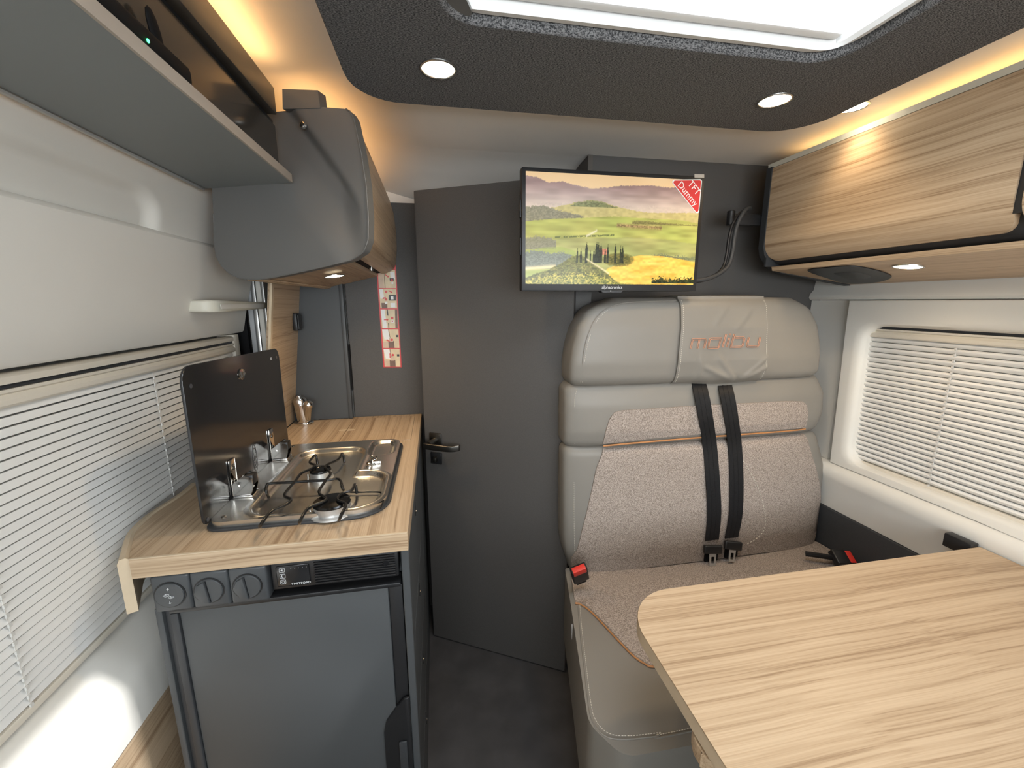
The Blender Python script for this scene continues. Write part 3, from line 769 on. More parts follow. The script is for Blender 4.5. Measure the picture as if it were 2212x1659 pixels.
obj('display', box(-.324, -.264, YF + .004, YF + .006, .813, .857, .002), 'glass_black', ct)
def icon(px_, pz):
    bm = B()
    tube([(px_ + a, YF + .0035, pz + b) for a, b in rpoly([(-.0048, -.0044), (.0048, -.0044), (.0048, .0044), (-.0048, .0044)], .0015, 3)], .0004, 5, closed=True, bm=bm); return bm
def arc(px_, pz, r, a0, a1, bm, rr_=.0004, y=YF + .0035):
    tube([(px_ + r * math.cos(a0 + (a1 - a0) * i / 14), y, pz + r * math.sin(a0 + (a1 - a0) * i / 14)) for i in range(15)], rr_, 5, bm=bm)
ix = -.313
for k, pz in enumerate((.849, .836, .8235)):
    bm = icon(ix, pz)
    if k == 0:
        for a in range(3): tube([(ix - .0026 * math.cos(a * PI / 3), YF + .0035, pz - .0026 * math.sin(a * PI / 3)), (ix + .0026 * math.cos(a * PI / 3), YF + .0035, pz + .0026 * math.sin(a * PI / 3))], .0004, 5, bm=bm)
    elif k == 1:
        pts = [(ix + .0028 * math.cos(a), pz + .0028 * math.sin(a)) for a in np.linspace(.6, 5.0, 14)] + [(ix + .0012 + .0022 * math.cos(a), pz + .0006 + .0022 * math.sin(a)) for a in np.linspace(4.6, 1.0, 10)]
        prism(pts, 'y', YF + .0032, YF + .0036, bm=bm)
    else:
        arc(ix, pz - .0003, .0024, PI * .72, PI * 2.28, bm); tube([(ix, YF + .0035, pz), (ix, YF + .0035, pz + .003)], .0004, 5, bm=bm)
    obj('touch_icon', bm, 'icon_white', ct)
bm = B()
for i in range(5): box(ix + .016 + i * .007, ix + .0168 + i * .007, YF + .0034, YF + .0042, .8502, .851, bm=bm)
obj('level_dots', bm, 'icon_white', ct)
text('maker_name', 'THETFORD', .0062, fr3((-.281, YF + .0038, .8165), (1, 0, 0), (0, 0, 1)), 'icon_white', ct, .0002, 1.15)
for i in range(9): obj('grille_rib', box(-.255, -.100, YF + .0015, YF + .006, .8115 + i * .0056, .8140 + i * .0056, .0008, 1), 'black_plastic', ct)
obj('lock_hole', lathe([(.0055, 0), (.0062, .001), (.0048, .0015), (.004, -.001)], 16, frame((-.118, YF + .0012, .843), (0, -1, 0))), 'black_matte', ct)
obj('mesh_vent', box(-.334, -.094, YF + .03, YF + .04, .8638, .8675), 'knob_grey', ct)

# rotary switch block
sb = thing('switch_block', 'dark grey block of three round switches under the worktop', 'switch', (-.44, YF, .79))
sx = [(-.5345, -.470), (-.4695, -.405), (-.4045, -.338)]
for k, (a, b) in enumerate(sx):
    zc = .8285; xc = (a + b) / 2 - .002
    bz = obj('switch_bezel', box(a, b, YF - .004, YF + .044, .7925, .8672, .005, 3), 'knob_grey', sb)
    obj('recess_ring', lathe([(.0265, 0), (.0265, .0012), (.0248, .0012), (.0248, 0)], 36, frame((xc, YF - .004, zc), (0, -1, 0))), 'black_plastic', bz)
    kn = obj('knob', lathe([(.0245, 0), (.0245, .003), (.0232, .0045), (0, .0048)], 40, frame((xc, YF - .0035, zc), (0, -1, 0))), 'knob_grey', bz)
    if k:
        obj('knob_ridge', prism([(xc - .023, zc + .0), (xc - .016, zc + .016), (xc - .004, zc + .0225), (xc + .002, zc - .023), (xc - .012, zc - .0195)], 'y', YF - .0125, YF - .0065, .002), 'knob_grey', kn)
        obj('pointer_line', box(xc - .0006, xc + .0006, YF - .0086, YF - .0081, zc - .022, zc + .022, M=Matrix.Translation((xc, 0, zc)) @ Matrix.Rotation(math.radians(-6), 4, 'Y') @ Matrix.Translation((-xc, 0, -zc))), 'black_matte', kn)
    else:
        bm = B(); y = YF - .0086
        for s in (1, -1):
            tube([(xc, y, zc + s * .011), (xc, y, zc + s * .016)], .0005, 5, bm=bm)
            tube([(xc - .0018, y, zc + s * .0138), (xc, y, zc + s * .016), (xc + .0018, y, zc + s * .0138)], .0005, 5, bm=bm)
        for dx, dz in ((-.0045, .0022), (.003, -.0022)):
            tube([(xc + dx + a, y, zc + dz + b) for a, b in ((-.005, -.001), (-.001, .0022), (.005, .0012), (.005, -.0016), (-.001, -.003))], .00045, 5, closed=True, bm=bm)
            tube([(xc + dx - .001, y, zc + dz + .0022), (xc + dx + .0005, y, zc + dz - .0008), (xc + dx + .005, y, zc + dz - .0016)], .00045, 5, bm=bm)
        obj('step_symbol', bm, 'icon_white', kn)

# ---------------------------------------------------------------- cooker
hb_ = thing('gas_cooker', 'two burner steel gas cooker with raised black glass lid', 'cooker', (-.3, 1.1, HW))
X0, X1, Y0, Y1 = -.478, -.118, .858, 1.352
HOo = rpoly([(X0, Y0), (X1, Y0), (X1, Y1), (X0, Y1)], [.03, .075, .045, .03], 8)
obj('rubber_seal', prism(HOo, 'z', HW + .0003, HW + .006, .002), 'soft_black', hb_)
IN = rpoly([(X0 + .008, Y0 + .008), (X1 - .008, Y0 + .008), (X1 - .008, Y1 - .008), (X0 + .008, Y1 - .008)], [.025, .07, .04, .025], 8)
cc = Vector((-.30, 1.10))
def rrd(x, y, x0, x1, y0, y1, r):
    qx = abs(x - (x0 + x1) / 2) - ((x1 - x0) / 2 - r); qy = abs(y - (y0 + y1) / 2) - ((y1 - y0) / 2 - r)
    return math.hypot(max(qx, 0), max(qy, 0)) + min(max(qx, qy), 0) - r
def tray(x, y):
    z = HW + .0175
    d1 = rrd(x, y, -.405, -.220, Y0 + .022, Y1 - .075, .05); d2 = rrd(x, y, -.405, X1 - .022, Y0 + .022, 1.08, .06)
    k = min(d1, d2)
    z -= .0102 * sstep(.006, -.008, k)
    z += .003 * sstep(.012, .004, abs(k - .004))
    d3 = rrd(x, y, -.212, -.140, 1.205, 1.335, .026)
    z -= .0102 * sstep(.004, -.010, d3)
    return Vector((x, y, z))
bm = B(); n1, n2 = 72, 98
ins = []
V = {}
for i in range(n1 + 1):
    for j in range(n2 + 1):
        x = X0 + .008 + (X1 - X0 - .016) * i / n1; y = Y0 + .008 + (Y1 - Y0 - .016) * j / n2
        # pull corner points in to the rounded outline
        for cx_, cy_, r, sx_, sy_ in ((X0 + .033, Y0 + .033, .025, -1, -1), (X1 - .078, Y0 + .078, .07, 1, -1), (X1 - .048, Y1 - .048, .04, 1, 1), (X0 + .033, Y1 - .033, .025, -1, 1)):
            dx, dy = (x - cx_) * sx_, (y - cy_) * sy_
            if dx > 0 and dy > 0:
                m_ = max(dx, dy); h = math.hypot(dx, dy)
                if h > 1e-9: x = cx_ + sx_ * dx * m_ / h; y = cy_ + sy_ * dy * m_ / h
        V[i, j] = bm.verts.new(tray(x, y))
for i in range(n1):
    for j in range(n2): bm.faces.new((V[i, j], V[i + 1, j], V[i + 1, j + 1], V[i, j + 1]))
edge = [V[i, 0] for i in range(n1 + 1)] + [V[n1, j] for j in range(1, n2 + 1)] + [V[i, n2] for i in range(n1 - 1, -1, -1)] + [V[0, j] for j in range(n2 - 1, 0, -1)]
low = [bm.verts.new((v.co.x, v.co.y, HW + .0055)) for v in edge]
for i in range(len(edge)): bm.faces.new((edge[i], edge[(i + 1) % len(edge)], low[(i + 1) % len(edge)], low[i]))
ty = obj('steel_tray', bm, 'steel', hb_, 60)
for x, y in ((X0 + .03, Y0 + .03), (X1 - .045, Y0 + .05), (X1 - .035, Y1 - .025), (X0 + .03, Y1 - .025)):
    obj('tray_screw', lathe([(.005, 0), (.005, .001), (.003, .002), (0, .0015)], 14, frame((x, y, tray(x, y).z), (0, 0, 1))), 'gunmetal', ty)
for (px_, py_), r in (((692, 1017), .026), ((717, 1086), .038)):
    p = onz(px_, py_, HW + .026); c0 = (p.x, p.y, HW + .005)
    bu = obj('burner', lathe([(r * 1.25, 0), (r * 1.2, .003), (r * .95, .004), (r * .95, .010), (r * 1.0, .011), (r * 1.0, .021), (0, .021)], 40, frame(c0, (0, 0, 1))), 'aluminium', hb_)
    obj('burner_cap', lathe([(r * 1.02, .0212), (r * 1.03, .0235), (r * .97, .0265), (r * .6, .0275), (r * .55, .0262 if r < .03 else .0278), (0, .0262 if r < .03 else .0282)], 40, frame(c0, (0, 0, 1))), 'enamel', bu)
    obj('thermocouple', tube([(p.x - r * 1.05, p.y - r * .5, HW + .006), (p.x - r * 1.05, p.y - r * .5, HW + .024)], .002, 8), 'chrome_soft', bu)
def zp(L_, z): return [onz(400 + a / 3.95, 860 + b / 3.95, z) for a, b in L_]
ZW = HW + .036
def wire(mid, foot0=None, foot1=None):
    P = zp(mid, ZW)
    if foot0: P = [zp([foot0], HW + .012)[0]] + P
    if foot1: P = P + [zp([foot1], HW + .012)[0]]
    return tube(smooth_open(P, 4), .0033, 8)
wires = [wire([(690, 790), (698, 742), (730, 727), (900, 719), (1050, 708), (1210, 700), (1295, 688), (1328, 712), (1340, 760)], (712, 845), (1358, 800)),
         wire([(645, 1080), (735, 968), (868, 905), (902, 862), (846, 826), (930, 720), (990, 642), (1080, 600), (1108, 572), (1062, 548), (1112, 486)], (640, 1095), (1130, 565)),
         wire([(985, 1040), (1052, 938), (1185, 880), (1200, 850), (1140, 802), (1205, 695), (1240, 640), (1195, 580), (1305, 525), (1342, 472)], (975, 1068), (1360, 552)),
         wire([(1330, 1000), (1370, 905), (1300, 866), (1340, 812), (1420, 786), (1450, 735)], (1312, 1045), (1465, 812))]
wires.append(tube(smooth_open(zp([(1358, 800), (1450, 803), (1640, 800), (1685, 822), (1692, 870), (1668, 940)], HW + .014), 4), .0022, 8))
for b_ in wires: obj('pan_support', b_, 'wire_black', hb_, 60)
# outer dark wire running round the well
for k, (px_, py_) in enumerate(((797, 1004), (806, 990), (812, 1000))):
    p = onz(px_, py_, HW + .018)
    kb = obj('control_knob', lathe([(.0125, 0), (.0125, .004), (.010, .006), (.0095, .016), (0, .017)], 20, frame((p.x, p.y, HW + .007), (.15, -.3, 1))), 'chrome', hb_)
    obj('knob_grip', box(-.003, .003, -.012, .012, .006, .021, .0015, M=frame((p.x, p.y, HW + .007), (.15, -.3, 1)) @ Matrix.Rotation(k * .9, 4, 'Z')), 'chrome_soft', kb)
# glass lid
ld = obj('lid', prism(rpoly([(.862, HW + .013), (1.357, HW + .013), (1.357, 1.226), (.862, 1.243)], [.012, .012, .028, .03], 8), 'x', -.4755, -.4705, .001, 1), 'glass_black', hb_, label='raised black glass lid')
rl = onx(521, 808, -.4705)
obj('finger_ring', lathe([(.010, 0), (.013, 0), (.0135, .002), (.012, .003), (.0095, .001)], 28, frame((-.4705, rl.y, rl.z), (1, 0, 0)) @ Matrix.Diagonal((1.2, 1, 1, 1))), 'chrome', ld)
for p in ((412, 834), (597, 772), (449, 1122)):
    q_ = onx(*p, -.4702); q_.y = min(max(q_.y, .873), 1.346)
    obj('bump_stop', lathe([(.0035, 0), (.0045, .0003), (.0045, .0012), (.0032, .0014), (0, .0008)], 16, frame((-.4705, q_.y, q_.z), (1, 0, 0))), 'lid_print', ld)
lg = onx(551, 989, -.4702)
bm = tube([(-.4702, lg.y + .012 * math.cos(a), lg.z + .035 * math.sin(a)) for a in np.linspace(0, 2 * PI, 40)[:-1]], .0005, 5, closed=True)
obj('emblem', bm, 'lid_print', ld)
text('emblem_letters', 'CAN', .026, fr3((-.4702, lg.y, lg.z), (0, 0, -1), (0, 1, 0)), 'lid_print', ld, .0003)
bt = onx(588, 768, -.4702)
text('corner_mark', 'BS', .010, fr3((-.4702, bt.y - .01, bt.z - .008), (0, 1, 0), (0, 0, 1)), 'icon_white', ld, .0002)
for px_, py_ in ((512, 1060), (594, 992)):
    c = onx(px_, py_, -.465); yh = c.y
    hg = obj('lid_hinge', box(-.4702, -.4665, yh - .014, yh + .014, HW + .022, HW + .105, .0012), 'chrome', hb_)
    obj('hinge_arm', loft([[Vector((x, yh - .014, z)) for x, z in R__] for R__ in ()] or [[Vector((x, yy, z)) for x, z in ((-.466, HW + .022), (-.430, HW + .022), (-.424, HW + .040), (-.424, HW + .062), (-.440, HW + .070), (-.466, HW + .050))] for yy in (yh - .016, yh - .0135)]), 'chrome', hg)
    obj('hinge_arm', loft([[Vector((x, yy, z)) for x, z in ((-.466, HW + .022), (-.430, HW + .022), (-.424, HW + .040), (-.424, HW + .062), (-.440, HW + .070), (-.466, HW + .050))] for yy in (yh + .0135, yh + .016)]), 'chrome', hg)
    obj('hinge_foot', box(-.466, -.426, yh - .020, yh + .020, HW + .0176, HW + .0225, .001), 'chrome', hg)
    obj('hinge_cap', box(-.442, -.423, yh - .013, yh + .013, HW + .045, HW + .068, .002), 'black_plastic', hg)
    obj('hinge_pin', tube([(-.455, yh - .018, HW + .045), (-.455, yh + .018, HW + .045)], .004, 10), 'chrome', hg)
    obj('hinge_screw', lathe([(.005, 0), (.0045, .002), (0, .0025)], 14, frame((-.4665, yh, HW + .085), (1, 0, 0))), 'gunmetal', hg)

# ---------------------------------------------------------------- tap
tb_ = onz(657, 912, HW)
tp = thing('kitchen_tap', 'polished chrome tap standing at the back of the worktop', 'tap', (tb_.x + .004, tb_.y - .02, HW + .0005))
tx, ty_ = tb_.x + .004, tb_.y - .02
obj('tap_base', lathe([(.030, 0), (.030, .004), (.026, .007)], 28, frame((tx + .006, ty_, HW + .0005), (0, 0, 1))), 'chrome', tp)
obj('tap_body', lathe([(.022, 0), (.0235, .03), (.023, .07), (.0235, .086), (.019, .096), (0, .10)], 28, frame((tx + .004, ty_, HW + .006), (-.10, -.05, 1))), 'chrome_soft', tp)
sp = obj('spout', tube([(tx + .014, ty_ - .004, HW + .012), (tx + .020, ty_ - .010, HW + .035), (tx + .026, ty_ - .022, HW + .060), (tx + .032, ty_ - .032, HW + .076)], [.012, .013, .0155, .0165], 20), 'chrome_soft', tp)
obj('spout_ball', lathe([(0, .018), (.009, .0156), (.0156, .009), (.018, 0), (.0156, -.009), (.009, -.0156), (0, -.018)], 24, frame((tx + .033, ty_ - .034, HW + .080), (0, 0, 1))), 'chrome', sp)
obj('lever', box(-.006, .006, -.009, .009, .096, .106, .002, M=frame((tx + .004, ty_, HW + .006), (-.10, -.05, 1))), 'chrome', tp)
# latch on the leaning wood panel
lp = onx(638, 695, -.50)
lt = thing('cupboard_latch', 'small black latch on the leaning wood panel behind the tap', 'latch', (lp.x, 1.64, lp.z))
lx = lean(lp.z); 
obj('latch_body', box(lx + .0008, lx + .016, 1.618, 1.668, lp.z - .032, lp.z + .030, .003), 'black_plastic', lt)
obj('latch_plate', box(lx + .0162, lx + .020, 1.624, 1.662, lp.z - .026, lp.z + .024, .0015), 'soft_black', lt)

# ================================================================== BENCH SEAT
bs = thing('bench_seat', 'two seat bench in taupe leather and beige woven fabric with orange piping', 'bench', (.88, 1.0, 0))
obj('plinth', prism([(.470, 1.30), (.302, .68), (1.374, .66), (1.374, 1.372), (.50, 1.372)], 'z', .001, .235), 'wood_side', bs)
ZS = .472
seatpoly = rpoly([(.400, 1.215), (.366, 1.05), (.290, .695), (.335, .618), (1.374, .598), (1.374, 1.215)], [.01, .05, .06, .05, .01, .01], 8)
cu_ = obj('seat_cushion', prism(seatpoly, 'z', .215, ZS, .022, 4), 'leather', bs, 50)
pip = [onz(*p, ZS + .003) for p in ((1243, 1303), (1256, 1306), (1280, 1324), (1330, 1377), (1368, 1416), (1393, 1433), (1414, 1440))]
pip[0].x = max(pip[0].x, .379)
pip = smooth_open(pip + [Vector((.60, .792, ZS + .003)), Vector((1.36, .775, ZS + .003))], 6)
fo = [(p.x, p.y) for p in pip] + [(1.368, .80), (1.368, 1.195), (.412, 1.195), (.386, 1.08)]
def ftop(x, y):
    return Vector((x, y, ZS + .005 + .006 * math.sin(PI * min(1, max(0, (y - .78) / .42))) ** .5 - .016 * sstep(.392, .375, x) ))
obj('seat_fabric', patch(fo, (.9, 1.0), ftop, 14, thick=lambda x, y: Vector((x, y, ZS - .004)), n=160), 'fabric', cu_, 60, label='beige woven seat fabric')
obj('piping', tube(pip, .0028, 8), 'piping_tan', cu_, label='orange tan piping')
seam = smooth_open([onz(*p, ZS + .0005) for p in ((1249, 1310), (1254, 1370), (1262, 1440), (1271, 1518), (1281, 1560), (1308, 1590), (1350, 1597), (1420, 1590), (1500, 1578))] + [Vector((1.36, .655, ZS + .0005))], 8)
obj('seam', tube(seam, .0018, 6), 'leather', cu_)
obj('stitching', dashes([p + Vector((.007, .006, 0)) for p in seam], .0062, .0038, .0007), 'thread', cu_, stuff=True)
tg = onz(1243, 1363, .425)
tx = tg.x
bm = loft([[Vector((tx - .012, tg.y, .449)), Vector((tx + .010, tg.y - .004, .455)), Vector((tx + .008, tg.y - .004, .403)), Vector((tx - .010, tg.y, .398))],
           [Vector((tx - .012, tg.y + .001, .449)), Vector((tx + .010, tg.y - .003, .455)), Vector((tx + .008, tg.y - .003, .403)), Vector((tx - .010, tg.y + .001, .398))]])
ct_ = obj('care_tag', bm, 'white_print', cu_, label='white care label sewn into the seat side')

YR = 1.165
def tabx(L_, Y): return [(ony(x, y, Y).z, ony(x, y, Y).x) for x, y in L_]
def mk(tab):
    t = sorted(tab); return lambda z: interp(t, z)
class Cush:
    def __init__(s, z0, z1, xl, xr, yf, yb, rz, bulge, n=6.):
        s.z0, s.z1, s.xl, s.xr, s.yf, s.yb, s.rz, s.bulge, s.n = z0, z1, xl, xr, yf, yb, rz, bulge, n
    def sec(s, z):
        d = min(z - s.z0, s.z1 - z); r = s.rz
        ins = 0. if d >= r else r * (1 - math.sqrt(max(0., 1 - ((r - d) / r) ** 2)))
        xl, xr, yf, yb = s.xl(z) + ins * .8, s.xr(z) - ins * .8, s.yf(z) + ins, s.yb(z) - ins
        return (xl + xr) / 2, (xr - xl) / 2, (yf + yb) / 2, (yb - yf) / 2
    def front(s, X, z):
        xc, a, yc, b = s.sec(max(s.z0, min(s.z1, z))); u = min(.9999, abs(X - xc) / a)
        return yc - b * (1 - u ** s.n) ** (1 / s.n) - s.bulge * (1 - u ** 2)
    def mesh(s, nz=28, N=72):
        rows = []
        for i in range(nz + 1):
            t = i / nz; t = .5 - .5 * math.cos(PI * t); z = s.z0 + (s.z1 - s.z0) * t
            xc, a, yc, b = s.sec(z); row = []
            for j in range(N):
                th = 2 * PI * j / N; c, sn = math.cos(th), math.sin(th)
                X = xc + a * math.copysign(abs(c) ** (2 / s.n), c); Y = yc + b * math.copysign(abs(sn) ** (2 / s.n), sn)
                if sn < 0: Y -= s.bulge * (1 - ((X - xc) / a) ** 2)
                row.append(Vector((X, Y, z)))
            rows.append(row)
        return loft(rows)
    def at(s, px_, py_, o=.0):
        p = ony(px_, py_, YR)
        for _ in range(3): p = ony(px_, py_, s.front(p.x, p.z) - o)
        return p
cl = lambda f: (lambda z: min(1.372, f(z)))
low = Cush(.445, .912, mk(tabx([(1227, 960), (1224, 1100), (1224, 1180), (1229, 1210), (1242, 1245)], YR)), cl(mk(tabx([(1786, 930), (1797, 980), (1805, 1030), (1806, 1070), (1797, 1130), (1778, 1178)], YR))),
           mk([(.44, 1.172), (.55, 1.168), (.7, 1.172), (.92, 1.188)]), lambda z: 1.30, .03, .016, 5.)
upp = Cush(.905, 1.118, mk(tabx([(1240, 828), (1229, 850), (1227, 900), (1227, 965)], YR)), cl(mk(tabx([(1791, 812), (1802, 850), (1800, 890), (1788, 930)], YR))),
           mk([(.9, 1.186), (.96, 1.172), (1.05, 1.172), (1.12, 1.190)]), lambda z: 1.31, .026, .012, 5.)
hed = Cush(1.104, 1.372, mk(tabx([(1238, 832), (1238, 790), (1244, 750), (1256, 705), (1275, 675), (1300, 657), (1325, 648)], 1.155)), mk(tabx([(1788, 806), (1788, 740), (1783, 700), (1771, 668), (1750, 648)], 1.155)),
           mk([(1.10, 1.170), (1.18, 1.158), (1.28, 1.160), (1.37, 1.176)]), lambda z: 1.305, .034, .010, 7.)
lo_ = obj('lower_backrest', low.mesh(), 'leather', bs, 60); up_ = obj('upper_backrest', upp.mesh(), 'leather', bs, 60); he_ = obj('headrest', hed.mesh(), 'leather', bs, 60)
def insert(name, cush, pxs, m, parent, o=.004, cpx=None, label=None, n=180, wr=None):
    pts = [cush.at(*p) for p in pxs]; out = [Vector((min(p.x, cush.sec(max(cush.z0, min(cush.z1, p.z)))[0] + cush.sec(max(cush.z0, min(cush.z1, p.z)))[1] - .004), p.z)) for p in pts]
    c = cush.at(*cpx)
    f = lambda x, z: Vector((x, cush.front(x, z) - o - (wr(x, z) if wr else 0), z))
    return obj(name, patch(out, (c.x, c.z), f, 16, thick=lambda x, z: Vector((x, cush.front(x, z) + .004, z)), n=n), m, parent, 60, label=label)
insert('fabric_panel', low, ((1300, 966), (1288, 1010), (1274, 1075), (1258, 1140), (1246, 1188), (1238, 1199), (1232, 1206), (1234, 1222), (1246, 1240), (1268, 1238), (1400, 1224), (1500, 1212), (1640, 1193), (1750, 1178), (1760, 1164), (1770, 1130), (1773, 1090), (1768, 1040), (1753, 985), (1733, 935), (1700, 934), (1500, 948), (1400, 956)), 'fabric', lo_, cpx=(1520, 1080), label='beige woven fabric panel')
insert('fabric_panel', upp, ((1301, 958), (1308, 930), (1316, 905), (1326, 891), (1345, 886), (1500, 876), (1700, 866), (1732, 867), (1741, 874), (1743, 890), (1738, 924), (1700, 926), (1500, 938), (1400, 947)), 'fabric', up_, cpx=(1520, 905), label='beige woven fabric panel')
pp = []
for p in ((1302, 963), (1350, 957), (1420, 950), (1500, 943), (1600, 936), (1700, 930), (1740, 927)):
    q_ = ony(*p, 1.178); pp.append(Vector((q_.x, min(low.front(q_.x, .885), upp.front(q_.x, .935)) - .001, q_.z)))
obj('piping', tube(smooth_open(pp, 6), .0028, 8), 'piping_tan', lo_, label='orange tan piping')
st = smooth_open([low.at(*p, .005) for p in ((1598, 985), (1622, 1022), (1640, 1060), (1652, 1105), (1652, 1140), (1638, 1160), (1610, 1178))], 10)
obj('stitching', dashes(st, .012, .005, .0012), 'thread', lo_, stuff=True)
st = [low.at(x, y, .0015) for x, y in ((1240, 965), (1240, 1050), (1240, 1120), (1241, 1190))]
obj('stitching', dashes(smooth_open(st, 8), .006, .0035, .0006), 'thread', lo_, stuff=True)
st = [upp.at(x, y, .0015) for x, y in ((1246, 842), (1241, 870), (1241, 960))]
obj('stitching', dashes(smooth_open(st, 8), .006, .0035, .0006), 'thread', up_, stuff=True)
# headrest seams and cover
sm = smooth_open([hed.at(*p, .001) for p in ((1460, 650), (1400, 651), (1345, 655), (1308, 668), (1284, 692), (1268, 730), (1259, 775), (1254, 826))], 8)
obj('seam', tube(sm, .0016, 6), 'leather', he_)
obj('stitching', dashes([p + Vector((.006, -.001, -.004)) for p in sm], .006, .0036, .0007), 'thread', he_, stuff=True)
bl, br_ = [hed.at(*p) for p in ((1452, 824), (1462, 765), (1468, 700), (1466, 655))], [hed.at(*p) for p in ((1641, 816), (1652, 760), (1656, 700), (1653, 655))]
fl, frr = mk([(p.z, p.x) for p in bl]), mk([(p.z, p.x) for p in br_])
WRL = [(.925, 1.108, .80, 1.165, .007, .008), (.93, 1.108, .845, 1.20, .006, .008), (.945, 1.11, 1.04, 1.165, .007, .009), (.94, 1.112, 1.03, 1.20, .004, .007), (.83, 1.29, .88, 1.35, .004, .009), (.90, 1.27, .96, 1.34, .0035, .009), (.80, 1.12, .79, 1.20, .003, .007)]
def wr(x, z):
    u = (x - .9) / .16; t = sstep(1.30, 1.15, z)
    fo_ = 0.
    for xa, za, xb, zb, A, wd in WRL:
        a = Vector((xa, za)); d = Vector((xb, zb)) - a; L_ = d.length; d /= L_; q = Vector((x, z)) - a; s_ = q.dot(d); e = abs(q.x * d.y - q.y * d.x)
        fo_ += .7 * A * math.exp(-(e / wd) ** 2) * sstep(-.01, .02, s_) * sstep(L_ + .015, L_ - .03, s_)
    return fo_ + .0030 * math.sin(22 * (x * .9 - z * .75) + 1.2) * (.3 + t) + .003 * math.sin(47 * (x * .6 + z * .3)) * t
rows = []
for i in range(71):
    u = i / 70; row = []
    for j in range(61):
        z = 1.103 + (1.3755 - 1.103) * j / 60; zz_ = min(z, 1.368)
        x = fl(zz_) + (frr(zz_) - fl(zz_)) * u
        zlow = z - (.010 * math.sin(PI * u) if j == 0 else 0)
        row.append(Vector((x, hed.front(x, zz_) - .009 - wr(x, z), zlow)))
    x = row[-1].x
    row += [Vector((x, 1.225, 1.3785)), Vector((x, 1.27, 1.374)), Vector((x, 1.312, 1.34)), Vector((x, 1.314, 1.15)),
            Vector((x, 1.300, 1.15)), Vector((x, 1.300, 1.33)), Vector((x, 1.26, 1.366)), Vector((x, 1.20, 1.366))]
    row += [Vector((x, hed.front(x, z) + .001, z)) for z in np.linspace(1.35, 1.106, 8)]
    rows.append(row)
cv = obj('headrest_cover', loft(rows), 'leather', he_, 50, label='wrinkled leather headrest cover with stitched lettering')
for xs_, f in ((.007, fl), (-.007, frr)):
    st = [Vector((f(z) + xs_, hed.front(f(z), z) - .0098 - wr(f(z), z), z)) for z in np.linspace(1.115, 1.362, 24)]
    obj('stitching', dashes(st, .006, .0036, .0007), 'thread', cv, stuff=True)
# embroidered word
LET = {'m': ([[(0, 0), (0, .95), (1.45, .95), (1.6, .8), (1.6, 0)], [(.8, .95), (.8, 0)]], 2.05), 'a': ([[(1.35, 0), (1.35, 1), (.1, 1), (0, .9), (0, .1), (.1, 0), (1.35, 0)]], 1.85),
       'l': ([[(0, 0), (0, 1.4)]], .5), 'i': ([[(0, 0), (0, 1)], [(0, 1.32), (0, 1.42)]], .5), 'b': ([[(0, 1.4), (0, 0), (1.2, 0), (1.35, .15), (1.35, .85), (1.2, 1), (.25, 1)]], 1.85), 'u': ([[(0, 1), (0, .15), (.15, 0), (1.2, 0), (1.35, .15), (1.35, 1)]], 1.4)}
wa, wb_ = hed.at(1486, 752), hed.at(1634, 747)
tot = sum(LET[c][1] for c in 'malibu') + .0; sc_ = (wb_.x - wa.x) / (tot + .12); x = 0.; bm = B()
def outl_(poly, w):
    P = [Vector(p) for p in poly]; L1, L2 = [], []
    for i, p in enumerate(P):
        d0 = (p - P[i - 1]).normalized() if i else None; d1 = (P[i + 1] - p).normalized() if i < len(P) - 1 else None
        d0 = d0 or d1; d1 = d1 or d0
        n0, n1 = Vector((-d0.y, d0.x)), Vector((-d1.y, d1.x)); nn = (n0 + n1); k = w / max(.5, nn.length ** 2 / 2) 
        L1.append(p + nn * k * .5 * 1.0); L2.append(p - nn * k * .5)
    return L1 + L2[::-1]
for ch in 'malibu':
    for s_ in LET[ch][0]:
        lp_ = outl_(s_, .15); pts = []
        for q_ in lp_:
            X = wa.x + (x + q_.x + .18 * q_.y) * sc_; Z = wa.z + (wb_.z - wa.z) * (x / tot) + q_.y * sc_ * 1.0
            pts.append(Vector((X, hed.front(X, Z) - .0112 - wr(X, Z), Z)))
        pts = [p for i, p in enumerate(pts) if i == 0 or (p - pts[i - 1]).length > 1e-5]
        tube(pts, .0009, 6, closed=True, bm=bm)
    x += LET[ch][1]
obj('stitched_lettering', bm, 'copper_thread', cv, 60, label='copper outlined stitched lettering')

